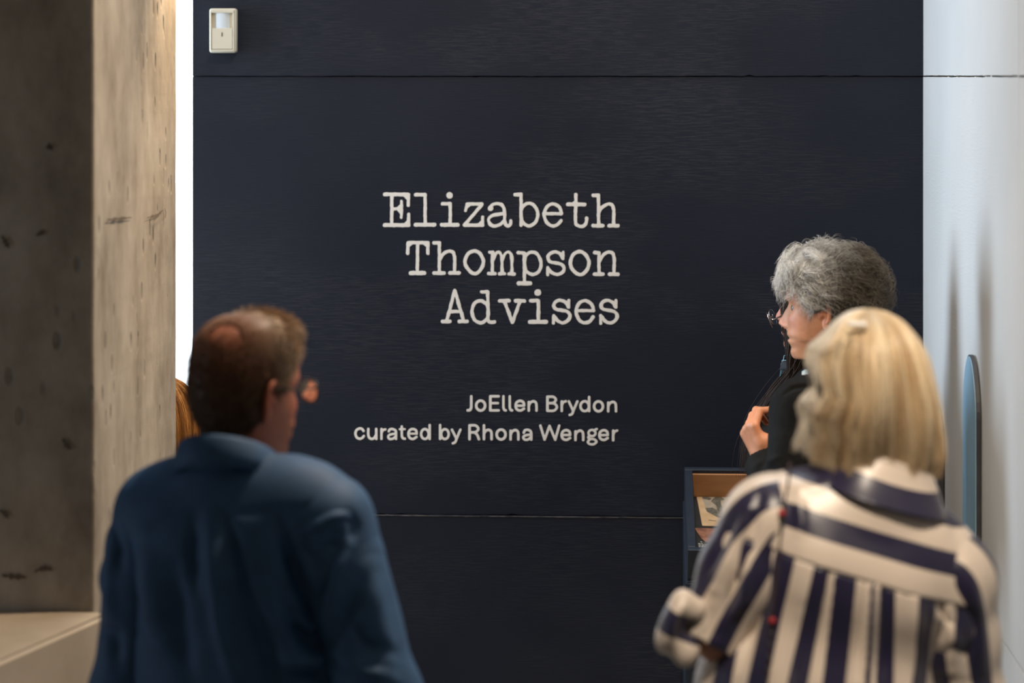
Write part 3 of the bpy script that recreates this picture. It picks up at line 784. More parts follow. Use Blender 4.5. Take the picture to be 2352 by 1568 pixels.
def shoe_np(D, s):
    k = D['k']; f = Field((s * .11 * k - .08, -.13, -.01), (s * .11 * k + .08, .24, .13), .006)
    f.cone((s * .10 * k, -.045, .042), (s * .118 * k, .15, .036), .044, .040, .02, flat=((0, 0, 1), .95))
    f.cone((s * .10 * k, -.03, .05), (s * .10 * k, -.03, .10), .046, .044, .02)
    f.cut((0, 0, 0.002), (0, 0, -1)); f.cut((0, 0, .105), (0, 0, 1))
    return f.mesh()

def hair_tubes(paths, rad, col, n=3):
    """thousands of strands as one mesh of thin tapering tubes. paths (N,K,3), rad (N,) or scalar, col (N,3)"""
    N, K, _ = paths.shape
    t = np.gradient(paths, axis=1); t /= np.linalg.norm(t, axis=2, keepdims=True) + 1e-9
    ref = np.array([0.31, 0.52, 0.79]); u = np.cross(t, ref); u /= np.linalg.norm(u, axis=2, keepdims=True) + 1e-9
    v = np.cross(t, u)
    rad = np.broadcast_to(rad, (N,))[:, None] * np.interp(np.linspace(0, 1, K), [0, .6, 1], [1, .9, .25])[None]
    a = np.arange(n) * 2 * np.pi / n
    V = paths[:, :, None] + rad[:, :, None, None] * (np.cos(a)[:, None] * u[:, :, None] + np.sin(a)[:, None] * v[:, :, None])
    V = V.reshape(-1, 3)
    b = (np.arange(N) * K * n)[:, None, None]; i = (np.arange(K - 1) * n)[None, :, None]; j = np.arange(n)[None, None]; j2 = (j + 1) % n
    q = np.stack([b + i + j, b + i + j2, b + i + n + j2, b + i + n + j], -1).reshape(-1, 4)
    C = np.repeat(col, K * n, axis=0) if col.ndim == 2 else col.repeat(n, axis=1).reshape(-1, 3)
    return V, [q], C

def xform(V, M, t): return V @ np.asarray(M).T + np.asarray(t)

def collar_np(cx, cy, rx, ry, zb, zf, height, spread=.012, fall=.038, gap=0.25, th=.004, n=72, wave=0.0):
    """shirt collar: stand and turned-down fall, open at the front by gap radians each side"""
    a = np.linspace(gap, 2 * np.pi - gap, n)            # 0 = front (+y)
    prof = [(0.0, 0.0), (-.002, height * .6), (-.002, height), (.004, height + .004), (.010, height - .001), (spread + .004, height - fall * .55), (spread + .008, height - fall),
            (spread + .005, height - fall - .001), (spread - .001, height - fall * .5), (.006, height - .008), (.004, height * .5), (.004, 0.0)]
    V = []
    for t in a:
        w = (1 - math.cos(t)) / 2       # 0 front, 1 back
        z0 = zf + (zb - zf) * w
        pf = 1 + 0.25 * (1 - w) ** 4
        for r, z in prof:
            rr = r + wave * math.sin(5 * t + 1) * (z / height if height else 0)
            V.append((cx + (rx + rr) * math.sin(t), cy + (ry + rr) * math.cos(t), z0 + (z if z > height - fall * .3 else height - (height - z) * pf)))
    m = len(prof)
    i = np.arange(n - 1)[:, None] * m; j = np.arange(m)[None]; j2 = (j + 1) % m
    q = np.stack([i + j, i + m + j, i + m + j2, i + j2], -1).reshape(-1, 4)
    caps = []
    V = np.array(V)
    return V, [q]

def fold_disp(V, N, folds, world_m=None):
    """folds: (points in photo px, half width px, height m); the cloth is raised or sunk along each line"""
    W = xform(V, world_m[0], world_m[1]); px = to_px(W)
    facing = np.clip(-(N @ np.asarray(world_m[0]).T)[:, 1] * 1.5, 0, 1)
    d = np.zeros(len(V))
    for pts, wd, hgt in folds:
        p = np.asarray(pts, float); best = np.full(len(V), 1e9); fade = np.zeros(len(V))
        seg = np.linalg.norm(np.diff(p, axis=0), axis=1); tot = seg.sum(); acc = 0
        for a, b, L in zip(p[:-1], p[1:], seg):
            e = b - a; t = np.clip(((px - a) @ e) / (L * L), 0, 1)
            dd = np.linalg.norm(px - a - t[:, None] * e, axis=1)
            u = (acc + t * L) / tot
            m = dd < best; best[m] = dd[m]; fade[m] = np.minimum(1, 1.0 * np.sin(np.pi * np.clip(u[m], .06, .94)) + .15)
            acc += L
        d += hgt * fade * np.exp(-(best / wd) ** 2)
    return V + N * (d * facing)[:, None]

def soft_noise(V, scale, seed, n=10):
    """cheap smooth random field"""
    r = np.random.default_rng(seed); o = np.zeros(len(V))
    for _ in range(n):
        kv = r.normal(0, 1, 3) * scale; o += np.sin(V @ kv + r.random() * 6.28)
    return o / math.sqrt(n)

def lean_fn(ang, z0, z1):
    """bends the upper body to the person's right about the fore-aft axis between heights z0 and z1"""
    def f(V):
        V = np.array(V, float)
        t = np.clip((V[:, 2] - z0) / (z1 - z0), 0, 1)
        n = 24; zs = np.linspace(z0, z1, n + 1); th = ang * (zs - z0) / (z1 - z0)
        dz = (z1 - z0) / n
        cx = np.concatenate([[0], np.cumsum(np.sin((th[1:] + th[:-1]) / 2) * dz)]); cz = z0 + np.concatenate([[0], np.cumsum(np.cos((th[1:] + th[:-1]) / 2) * dz)])
        zc = np.clip(V[:, 2], z0, z1); X = np.interp(zc, zs, cx); Z = np.interp(zc, zs, cz); A = np.interp(zc, zs, th)
        ex = np.clip(V[:, 2] - z1, 0, None); lo = np.clip(V[:, 2] - z0, None, 0)
        x = V[:, 0].copy()
        V[:, 0] = X + x * np.cos(A) + ex * np.sin(A); V[:, 2] = Z - x * np.sin(A) + ex * np.cos(A) + lo
        return V
    return f
ident = lambda V: np.asarray(V, float)

M_skin = {}
def skin_mat(name, rough=0.5):
    return col_mat(name, rough, 0.4, 0.10, 90.0, 0.15, 0.12)
M_shoe = noise_mat('black_leather', (0.012, 0.011, 0.011), (0.03, 0.028, 0.026), (1, 1, 1), 0.4, 0.05, 40)
M_iris = flat_mat('grey_brown_iris', (.05, .045, .04), .15)
M_eye = flat_mat('eye_white', (0.30, 0.27, 0.25), 0.4)

def face_colors(V, k, base, lip, cheek):
    """skin tone of each head vertex (head-local): lips and ruddy cheeks are coloured, the rest plain"""
    X, Y, Z = V[:, 0] / k, V[:, 1] / k, V[:, 2] / k
    c = np.tile(np.asarray(base, float), (len(V), 1))
    G = lambda d, s: np.exp(-(d / s) ** 2)
    m = np.where(Y > .05, G(np.abs(X), .018) * np.clip(1.3 * G(Z + .0665, .0095), 0, 1), 0)[:, None]
    c = c * (1 - m) + np.asarray(lip) * m
    m = np.where(Y > .02, np.clip(.8 * G(np.abs(X) - .045, .022) * G(Z + .025, .02) + .9 * G(X, .014) * G(Z + .034, .014), 0, 1), 0)[:, None]
    c = c * (1 - m * .6) + np.asarray(cheek) * m * .6
    m = np.where(Y > .06, G(np.abs(X) - .030, .017) * G(Z - .023, .0045), 0)[:, None] * .45      # brows
    c = c * (1 - m) + np.array([.18, .13, .10]) * m
    m = np.where(Y > .06, G(np.abs(X) - .032, .010) * G(Z - .0015, .0022), 0)[:, None] * .85     # lash line
    c = c * (1 - m) + np.array([.05, .035, .03]) * m
    return c

def make_person(D):
    """D: joints and looks. One continuous skin mesh at top level (torso, limbs, neck, head, ears, hands); returns it and its frame"""
    k = D['k']; lean = D.get('lean', ident)
    parts = []; cols = []
    base = np.asarray(D['skin'])
    f = Field((-.55, -.40, 0), (.55, .55, 1.60 * k), D.get('h_body', .010))
    body_fields(f, D)
    V, fs = f.mesh(); V = lean(V); parts.append((V, fs)); cols.append(np.tile(base, (len(V), 1)))
    hk = D.get('hk', 1.0)
    H = head_grid(hk, D.get('female', False), D.get('age', 0), D.get('nose', 1.0)); Rn, C, _ = H.shape
    Hm, Ht = D['head_m'], D['head_t']
    Hf = H.reshape(-1, 3)
    parts.append((xform(Hf, Hm, Ht), [grid_faces(Rn, C)])); cols.append(face_colors(Hf, hk, base, D.get('lip', (.40, .16, .14)), D.get('cheek', base * np.array([1, .72, .68]))))
    for s in (-1, 1):
        V, fs = ear_np(s, hk); parts.append((xform(V, Hm, Ht), fs)); cols.append(np.tile(base * np.array([1, .85, .8]), (len(V), 1)))
    for s in ('L', 'R'):
        hd = D.get('hand' + s)
        if hd:
            V, fs = hand_np(**hd); V = D.get('hand_lean', ident)(V); parts.append((V, fs)); cols.append(np.tile(base * np.array([1, .92, .90]), (len(V), 1)))
    V, fs = join_np(parts)
    o = mesh_np('person', V, fs, D['skin_m'], None, col=np.concatenate(cols))
    o.location = D['loc']; o.rotation_euler = (0, 0, D['yaw'])
    tag(o, D['label'], 'person')
    # eyeballs
    for s in (-1, 1):
        bm = bmesh.new(); bmesh.ops.create_uvsphere(bm, u_segments=16, v_segments=10, radius=.0108 * hk)
        for p_ in bm.faces:
            p_.material_index = 1 if p_.calc_center_median().z > .0050 * hk else 0
        e = bm_obj('eye', bm, M_eye, o, True); e.data.materials.append(M_iris); e.location = xform(np.array([[s * .032 * hk, .0660 * hk, .002 * hk]]), Hm, Ht)[0]
        e.rotation_euler = (Matrix(Hm.tolist()) @ Matrix.Rotation(-math.pi / 2, 3, 'X')).to_euler()
    D['H'] = H; D['obj'] = o
    D['world'] = (np.array(Matrix.Rotation(D['yaw'], 3, 'Z')), np.array(D['loc']))
    return o

def trousers(D, mat, name='trousers', off=.014):
    f = Field((-.36, -.28, .04), (.36, .28, 1.08 * D['k']), .010)
    body_fields(f, D, off, arms=False, neck=False)
    f.cut((0, 0, 1.02 * D['k']), (0, 0, 1)); f.cut((0, 0, .075), (0, 0, -1))
    V, fs = f.mesh(); V = D.get('lean', ident)(V)
    o = mesh_np(name, V, fs, mat, D['obj'])
    for s in (-1, 1):
        V, fs = shoe_np(D, s); mesh_np('shoe', V, fs, M_shoe, D['obj'])
    return o

def to_local(D, w):
    """world point -> the person's own frame"""
    R, t = D['world'] if 'world' in D else (np.array(Matrix.Rotation(D['yaw'], 3, 'Z')), np.array(D['loc']))
    return (np.asarray(w) - t) @ R

def hair_object(pieces, mat, parent, name='hair'):
    V, fs = join_np([(p[0], p[1]) for p in pieces]); C = np.concatenate([p[2] for p in pieces])
    return mesh_np(name, V, fs, mat, parent, col=C)

def scalp(D, mask_fn):
    """head grid in head-local units, its normals and the hair mask per vertex (1 = full hair)"""
    H = D['H']; Rn, C, _ = H.shape; k = D.get('hk', 1.0)
    V = H.reshape(-1, 3); N = vnormals(V, [grid_faces(Rn, C)])
    if (N * (V - np.array([0, 0, .02]))).sum(1).mean() < 0: N = -N
    return V, N, mask_fn(V / k), Rn, C

def scalp_shell(D, mask_fn, thick_fn, col_fn):
    V, N, m, Rn, C = scalp(D, mask_fn)
    q = grid_faces(Rn, C); keep = m[q].max(1) > 0.22; q = q[keep]
    W = V + N * (thick_fn(V) * np.clip(m, 0, 1) ** .6 - .0008 * (m < .05))[:, None]
    used = np.unique(q); remap = np.full(len(V), -1); remap[used] = np.arange(len(used))
    return xform(W[used], D['head_m'], D['head_t']), [remap[q]], col_fn(V[used])

def scalp_roots(D, mask_fn, n, seed=0):
    V, N, m, Rn, C = scalp(D, mask_fn); r = np.random.default_rng(seed)
    q = grid_faces(Rn, C)
    ar = np.linalg.norm(np.cross(V[q[:, 1]] - V[q[:, 0]], V[q[:, 3]] - V[q[:, 0]]), axis=1)
    p = ar * np.clip(m[q].mean(1), 0, 1); p /= p.sum()
    c = r.choice(len(q), n, p=p); a, b = r.random((2, n, 1))
    def lp(A): return (A[q[c, 0]] * (1 - a) + A[q[c, 3]] * a) * (1 - b) + (A[q[c, 1]] * (1 - a) + A[q[c, 2]] * a) * b
    Nn = lp(N); return lp(V), Nn / np.linalg.norm(Nn, axis=1, keepdims=True), r

def tang(v, N):
    v = np.broadcast_to(v, N.shape); t = v - N * (v * N).sum(1, keepdims=True); return t / (np.linalg.norm(t, axis=1, keepdims=True) + 1e-6)

class LongHair:
    """hair that falls from the crown over a shaped volume; profiles are (offset, drop) lists from the crown, in metres"""
    def __init__(s, top, left, right, back, front):
        s.top = np.asarray(top, float)
        def rs(p, n=80):
            p = spline(p, 8); d = np.concatenate([[0], np.cumsum(np.linalg.norm(np.diff(p, axis=0), axis=1))]); u = np.linspace(0, d[-1], n)
            return np.stack([np.interp(u, d, p[:, 0]), np.interp(u, d, p[:, 1])], 1)
        s.L, s.R, s.B, s.F = map(rs, (left, right, back, front)); s.u = np.linspace(0, 1, 80)
    def pt(s, phi, t, off=0.0):
        """phi: 0 right, pi/2 back, pi left, -pi/2 front"""
        phi, t, off = np.broadcast_arrays(phi, t, off)
        g = lambda A, i: np.interp(t, s.u, A[:, i])
        c, sn = np.cos(phi), np.sin(phi)
        pw = .88
        cx = np.sign(c) * np.abs(c) ** pw; sy = np.sign(sn) * np.abs(sn) ** pw
        x = np.where(c > 0, g(s.R, 0), g(s.L, 0)) * cx; y = -np.where(sn > 0, g(s.B, 0), g(s.F, 0)) * sy
        z = np.where(c > 0, g(s.R, 1), g(s.L, 1)) * c * c + np.where(sn > 0, g(s.B, 1), g(s.F, 1)) * sn * sn
        fade = np.clip(t * 6, 0.15, 1)
        return np.stack([s.top[0] + x + off * c * fade, s.top[1] + y - off * sn * fade, s.top[2] - z + off * (1 - fade)], -1)
    def pieces(s, n, rad, col_fn, phi_rng, ridge=.005, seed=0, K=16, wave=.004, t_end=(.92, 1.04), depth=.012, flip=False):
        r = np.random.default_rng(seed)
        ph = np.linspace(phi_rng[0], phi_rng[1], 150); tt = np.linspace(0, 1, 50)
        Pm, T = np.meshgrid(ph, tt, indexing='ij')
        rd = ridge * (np.sin(Pm * 9 + 2 * np.sin(T * 3 + Pm)) + .6 * np.sin(Pm * 23 + T * 2) + .4 * np.sin(Pm * 51 + 1)) / 1.6
        rd = rd * np.clip(T * 2.5, .1, 1)
        V = s.pt(Pm, T, rd - .004).reshape(-1, 3)
        i = np.arange(149)[:, None] * 50; j = np.arange(49)[None]
        q = np.stack([i + j, i + 50 + j, i + 51 + j, i + 1 + j], -1).reshape(-1, 4)
        C = col_fn(Pm.ravel(), T.ravel(), rd.ravel() / ridge, r)
        out = [(V, [q], C)]
        p0 = r.uniform(phi_rng[0], phi_rng[1], n); te = r.uniform(t_end[0], t_end[1], n); t0 = np.abs(r.normal(0, .12, n)).clip(0, .5)
        tK = np.linspace(0, 1, K)[None]
        T = t0[:, None] + (te - t0)[:, None] * tK
        a = r.normal(0, wave, (n, 1)); fq = r.uniform(2, 5, (n, 1)); fs = r.random((n, 1)) * 6.3
        P2 = p0[:, None] + a * 6 * np.sin(fq * T + fs) + r.normal(0, .03, (n, 1)) * T
        rdg = ridge * (np.sin(P2 * 9 + 2 * np.sin(T * 3 + P2)) + .6 * np.sin(P2 * 23 + T * 2) + .4 * np.sin(P2 * 51 + 1)) / 1.6 * np.clip(T * 2.5, .1, 1)
        off = rdg + r.uniform(-.4, 1, (n, 1)) * depth * .35 + np.abs(r.normal(0, .25, (n, 1))) * depth * T ** 2
        pts = s.pt(P2, np.clip(T, 0, 1), off)
        pts[..., 2] -= np.clip(T - 1, 0, None) * .25
        Cs = col_fn(P2.ravel(), T.ravel(), rdg.ravel() / ridge, r).reshape(n, K, 3) * r.uniform(.75, 1.2, (n, 1, 1))
        out.append(hair_tubes(pts, rad, Cs))
        return out
# ------------------------------------------------------------------ man in the blue shirt
M_skinman = skin_mat('skin_ruddy'); M_hair = col_mat('hair', 0.5, 0.2, 0.12, 120.0)
def rotz(d): return np.array(Matrix.Rotation(math.radians(d), 3, 'Z'))
def rot(d, ax): return np.array(Matrix.Rotation(math.radians(d), 3, ax))
def head_pose(D, wpos, yaw_world, pitch=0.0, roll=0.0):
    """head frame in the person's own coordinates"""
    D['head_m'] = rotz(math.degrees(yaw_world - D['yaw'])) @ rot(pitch, 'X') @ rot(roll, 'Y')
    D['head_t'] = to_local(D, wpos)
    D['neck_top'] = D['head_t'] + D['head_m'] @ np.array([0, -.028, -.115]) * D.get('hk', 1)
MAN = dict(k=.99, sh=.152, bulk=1.08, skin=(.46, .165, .095), skin_m=M_skinman, hk=1.0, neck_r=.060, lean=lean_fn(math.radians(-5.0), .93, 1.3),
           label='man seen from behind in a blue long-sleeved shirt and glasses', yaw=math.radians(-16))
MAN['loc'] = (P(580, 900, 3.97).x, 3.97, 0.0)
head_pose(MAN, P(563, 897, 4.0), math.radians(-41), -2, 2)
MAN['armL'] = ((-.146, -.03, 1.335), (-.196, -.05, 1.08), (-.19, .08, .85))
MAN['armR'] = ((.168, -.03, 1.362), (.250, -.05, 1.09), (.20, .12, .88))
for s, sd in (('L', 1), ('R', -1)):
    x = -1 if s == 'L' else 1
    MAN['hand' + s] = dict(wrist=MAN['arm' + s][2], fdir=(0, .25, -1), pdir=(-x, .15, 0), side=sd, curl=.28, k=1.0)
MAN['hand_lean'] = MAN['lean']; MAN['neck_top'] = MAN['neck_top'] - (MAN['lean'](MAN['neck_top'][None])[0] - MAN['neck_top'])
man = make_person(MAN)
M_chino = noise_mat('dark_trouser_cloth', (.016, .017, .022), (.026, .027, .034), (1, 1, 1), .8, .1, 60)
trousers(MAN, M_chino, off=.012)
M_blueshirt = noise_mat('blue_oxford_cloth', (.030, .080, .175), (.038, .100, .215), (1, 1, 1), .65, .08, 25, 4, None, .35)
f = Field((-.36, -.24, .80), (.36, .24, 1.56), .0055)
body_fields(f, MAN, .018, arms=False, legs=False, neck=False)
f.cone((-.146, -.03, 1.335), (-.168, -.035, 1.28), .072, .075, .02); f.cone((.168, -.03, 1.362), (.187, -.035, 1.30), .076, .075, .02)
f.cone((-.06, -.01, .95), (-.05, -.015, 1.22), .165, .150, .05, flat=((0, 1, 0), .80)); f.cone((.06, -.01, .95), (.05, -.015, 1.22), .165, .150, .05, flat=((0, 1, 0), .80))
f.cut((0, 0, .86), (0, 0, -1)); f.cut((0, -.02, 1.475), (0, .25, 1))
V, fs = f.mesh(); V = MAN['lean'](V); N = vnormals(V, fs)
MF = [([(430, 1168), (560, 1176), (690, 1168), (760, 1150)], 9, -0.0030), ([(485, 1178), (490, 1290), (505, 1420), (540, 1568)], 17, 0.0144), ([(520, 1190), (545, 1300), (570, 1400)], 14, -0.0160),
      ([(446, 1190), (440, 1270), (450, 1360)], 14, -0.0128), ([(640, 1200), (672, 1290), (720, 1400), (745, 1480)], 20, -0.0208), ([(672, 1215), (700, 1300), (740, 1390)], 15, 0.0160), ([(700, 1225), (760, 1190), (810, 1180)], 16, 0.0160),
      ([(690, 1260), (750, 1230), (790, 1240)], 14, -0.0144), ([(600, 1330), (650, 1450), (690, 1568)], 24, 0.0144), ([(560, 1380), (600, 1470), (640, 1600)], 22, -0.0160), ([(640, 1390), (700, 1470), (760, 1500)], 18, -0.0176),
      ([(330, 1230), (340, 1340), (365, 1480)], 26, 0.0112), ([(285, 1230), (290, 1330), (310, 1450)], 18, -0.0128), ([(400, 1300), (410, 1430), (440, 1568)], 22, -0.0128), ([(655, 1420), (720, 1440), (760, 1420)], 12, 0.0144),
      ([(650, 1510), (720, 1520), (770, 1500)], 14, 0.0160), ([(640, 1550), (700, 1545), (760, 1550)], 12, -0.0144)]
V = fold_disp(V, N, MF, MAN['world']); V += N * (soft_noise(V, 16, 3) * .0016)[:, None]
shirt = mesh_np('shirt', V, fs, M_blueshirt, man)
for s in ('L', 'R'):
    A, E, W = map(np.array, MAN['arm' + s]); x = -1 if s == 'L' else 1
    f = Field((min(A[0], E[0], W[0]) - .13, -.20, .82), (max(A[0], E[0], W[0]) + .13, .22, 1.46), .0055)
    f.cone(A, E, .0765, .066, .03); f.cone(E, W + (W - E) * -.08, .066, .046, .03)
    f.ell(A + np.array([0, 0, -.005]), (.079, .079, .075), .02)
    f.cut((A[0] - x * .050, 0, A[2]), (-x, 0, -.25)) ; f.cut(W, W - E)
    V, fs = f.mesh(); V = MAN['lean'](V); N = vnormals(V, fs)
    if s == 'R':
        fd = [([(770, 1230), (745, 1300), (750, 1370)], 18, -0.0150), ([(800, 1250), (770, 1320), (745, 1420)], 15, 0.0150), ([(830, 1340), (790, 1420), (755, 1480)], 18, -0.0135), ([(850, 1300), (870, 1420), (900, 1568)], 26, 0.0105),
              ([(800, 1420), (840, 1480), (900, 1500)], 16, -0.0120), ([(770, 1500), (830, 1540), (900, 1560)], 16, 0.0135), ([(800, 1180), (815, 1210), (808, 1240)], 12, -0.0090)]
    else:
        fd = [([(260, 1240), (250, 1330), (255, 1430)], 14, 0.0105), ([(225, 1430), (262, 1460), (270, 1530)], 16, -0.0120), ([(275, 1190), (268, 1240), (278, 1300)], 10, -0.0120)]
    V = fold_disp(V, N, fd, MAN['world']); V += N * (soft_noise(V, 20, 5 + x) * .002)[:, None]
    mesh_np('sleeve', V, fs, M_blueshirt, shirt)
nt_ = MAN['neck_top']
V, fs = collar_np(0.003, -.033, .070, .076, 1.462, 1.392, .058, .014, .046, .30); V = MAN['lean'](V)
mesh_np('collar', V, fs, M_blueshirt, shirt)
# short hair, thinning at the crown, with a brushed-up front
def man_mask(V):
    X, Y, Z = V.T; ax = np.abs(X)
    line = np.interp(Y, [-.12, -.06, -.03, -.005, .02, .045, .07, .09], [-.074, -.072, -.056, -.022, .006, .040, .062, .082])
    m = np.clip((Z - line) / .012, 0, 1)
    m *= 1 - .9 * np.clip(1.5 * np.exp(-((X - .018) / .050) ** 2 - ((Y + .060) / .038) ** 2 - ((Z - .088) / .042) ** 2), 0, 1)
    ear = np.exp(-((Y + .008) / .022) ** 2 - ((Z + .006) / .03) ** 2) * (ax > .055)
    return m * (1 - .9 * np.clip(ear * 1.3, 0, 1))
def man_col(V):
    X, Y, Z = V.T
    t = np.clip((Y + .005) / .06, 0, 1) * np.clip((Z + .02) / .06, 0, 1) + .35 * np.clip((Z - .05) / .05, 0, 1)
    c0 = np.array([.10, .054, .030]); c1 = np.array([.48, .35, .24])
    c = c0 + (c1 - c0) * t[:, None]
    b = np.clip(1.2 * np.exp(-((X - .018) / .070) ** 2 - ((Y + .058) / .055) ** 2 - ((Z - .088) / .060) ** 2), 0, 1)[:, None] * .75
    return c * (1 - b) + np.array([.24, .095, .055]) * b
pieces = [scalp_shell(MAN, man_mask, lambda V: .004 + .006 * np.clip((V[:, 2] - .05) / .05, 0, 1), man_col)]
p, n, r = scalp_roots(MAN, man_mask, 9000, 4)
fl = tang(np.array([0, -.3, -1.0]), n); top = np.clip((p[:, 2:3] - .06) / .04, 0, 1) * np.clip((p[:, 1:2] - .0) / .04, 0, 1)
fl = fl * (1 - top) + tang(np.array([.35, .35, .3]), n) * top
ln = (.014 + .013 * top[:, 0]) * r.uniform(.7, 1.2, len(p))
K = 6; t = np.linspace(0, 1, K)
lift = .35 + .9 * top
d = fl + n * lift + r.normal(0, .22, p.shape); d /= np.linalg.norm(d, axis=1, keepdims=True)
paths = p[:, None] + d[:, None] * (ln[:, None] * t)[..., None] + fl[:, None] * (ln[:, None] * t ** 2 * .35)[..., None]
paths = xform(paths, MAN['head_m'], MAN['head_t'])
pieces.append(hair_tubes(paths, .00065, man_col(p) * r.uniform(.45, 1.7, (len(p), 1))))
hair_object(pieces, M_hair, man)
# glasses
M_tort = noise_mat('dark_tortoiseshell', (.02, .012, .008), (.07, .035, .015), (1, 1, 1), .25, 0, 60)
M_glass, nt, b = new_mat('spectacle_lens'); b.inputs['Base Color'].default_value = (.92, .96, 1, 1); b.inputs['Transmission Weight'].default_value = 1; b.inputs['Roughness'].default_value = .02; b.inputs['IOR'].default_value = 1.45; b.inputs['Specular IOR Level'].default_value = .15
def glasses(D, o, y=.108, z=.0, tilt=0.0, rim=.0019, mat=M_tort, w=.0255, h=.0185, sides=(1, -1), hook=True):
    Hm, Ht = D['head_m'], D['head_t']; k = D.get('hk', 1)
    parts = []
    ct, st = math.cos(tilt), math.sin(tilt)
    def F_(p):
        p = np.asarray(p, float).copy(); q = p - np.array([0, y, z])
        yy, zz = q[..., 1] * ct - q[..., 2] * st, q[..., 1] * st + q[..., 2] * ct
        p[..., 1] = y + yy; p[..., 2] = z + zz; return p
    a = np.linspace(0, 2 * np.pi, 33); lens = []
    for s in (1, -1):
        cx = s * .0335
        rx = np.sign(np.cos(a)) * np.abs(np.cos(a)) ** .8 * w; rz = np.sign(np.sin(a)) * np.abs(np.sin(a)) ** .8 * h
        pts = np.stack([cx + rx, y - .20 * (np.abs(cx + rx) - .0335) * .6, z + rz], 1)
        V, fs = tube_np(F_(pts), rim, 8, False); parts.append((V, fs))
        vv = np.concatenate([pts[:-1] * 1.0, [[cx, y, z]]]) ; vv = F_(vv)
        fr = vv + np.array([0, .0009, 0]); bk = vv - np.array([0, .0009, 0]); m = len(vv)
        i = np.arange(32); j = (i + 1) % 32
        lens.append((np.concatenate([fr, bk]), [np.stack([i, j, np.full(32, m - 1)], 1), np.stack([j + m, i + m, np.full(32, 2 * m - 1)], 1), np.stack([j, i, i + m, j + m], 1)]))
    V, fs = tube_np(F_(spline([(-.009, y, z + .004), (0, y + .003, z + .008), (.009, y, z + .004)], 6)), rim, 8); parts.append((V, fs))
    V, fs = join_np(parts); g_ = mesh_np('eyeglasses', xform(V * k, Hm, Ht), fs, mat, o)
    for s in (1, -1):
        te = spline([(s * .0585, y - .007, z + .008), (s * .069, y - .02, z + .009), (s * .079, .03, .010), (s * .0805, -.004, .014), (s * .079, -.022, .002), (s * .077, -.030, -.014)], 6)
        V, fs = tube_np(te, .0019, 8); mesh_np('temple_arm', xform(V * k, Hm, Ht), fs, mat, g_)
    for V, fs in lens: mesh_np('lens', xform(V * k, Hm, Ht), fs, M_glass, g_, smooth=False)
glasses(MAN, man, y=.112, z=-.002)
# ------------------------------------------------------------------ woman in the striped shirt
M_skinwarm = skin_mat('skin_warm')
def stripe_mat(name):
    m, nt, b = new_mat(name)
    at = nt.nodes.new('ShaderNodeAttribute'); at.attribute_name = 'stripe'
    mp = mapping(nt, (1, 1, 1)); n = nd(nt, 'ShaderNodeTexNoise', Scale=120.0, Detail=2); nt.links.new(mp.outputs[0], n.inputs['Vector'])
    fr = nd(nt, 'ShaderNodeMath', operation='FRACT'); nt.links.new(at.outputs['Fac'], fr.inputs[0])
    r = ramp(nt, fr.outputs[0], [(0.0, (.60, .51, .44)), (0.485, (.65, .555, .48)), (0.50, (.013, .011, .038)), (0.985, (.015, .0125, .043))], 'LINEAR')
    e = r.color_ramp.elements.new(1.0); e.color = (.60, .53, .44, 1)
    nt.links.new(r.outputs[0], b.inputs['Base Color'])
    b.inputs['Roughness'].default_value = .36; b.inputs['Specular IOR Level'].default_value = .5
    b.inputs['Sheen Weight'].default_value = .15
    bp = nd(nt, 'ShaderNodeBump', Strength=.04, Distance=.001); nt.links.new(n.outputs['Fac'], bp.inputs['Height']); nt.links.new(bp.outputs[0], b.inputs['Normal'])
    return m
M_stripe = stripe_mat('striped_satin')
WOM = dict(k=.98, sh=.118, bulk=.97, skin=(.46, .22, .15), skin_m=M_skinwarm, hk=1.0, female=True, neck_r=.050, bust=True,
           label='blonde woman seen from behind in a navy and cream striped shirt', yaw=math.radians(1.0))
LEAN = lean_fn(math.radians(16.5), .93, 1.22); WOM['lean'] = LEAN
WOM['loc'] = (P(1856, 900, 3.92).x, 3.92, 0.0)
def unlean(p):
    q = np.asarray(p, float).copy()
    for _ in range(30): q = q + (np.asarray(p) - LEAN(q[None])[0])
    return q
head_pose(WOM, P(2000, 902, 3.93), math.radians(3), -3, 4)
nk = unlean(WOM['neck_top']); WOM['neck_top'] = nk
wl = lambda px, py, Y: unlean(to_local(WOM, P(px, py, Y)))
WOM['armL'] = ((-.140, -.025, 1.352), wl(1652, 1440, 3.86), wl(1745, 1570, 4.08))
WOM['armR'] = ((.140, -.025, 1.345), wl(2212, 1590, 3.92), wl(2150, 1830, 4.12))
WOM['hand_lean'] = LEAN
for s, sd in (('L', 1), ('R', -1)):
    A, E, W = map(np.array, WOM['arm' + s]); x = -1 if s == 'L' else 1
    WOM['hand' + s] = dict(wrist=W, fdir=(W - E) + np.array([0, .05, 0]), pdir=(-x * .6, .2, -.4), side=sd, curl=.35, k=.9)
wom = make_person(WOM)
M_linen = noise_mat('dark_linen_trousers', (.02, .02, .03), (.035, .034, .045), (1, 1, 1), .85, .1, 60)
trousers(WOM, M_linen, off=.012)
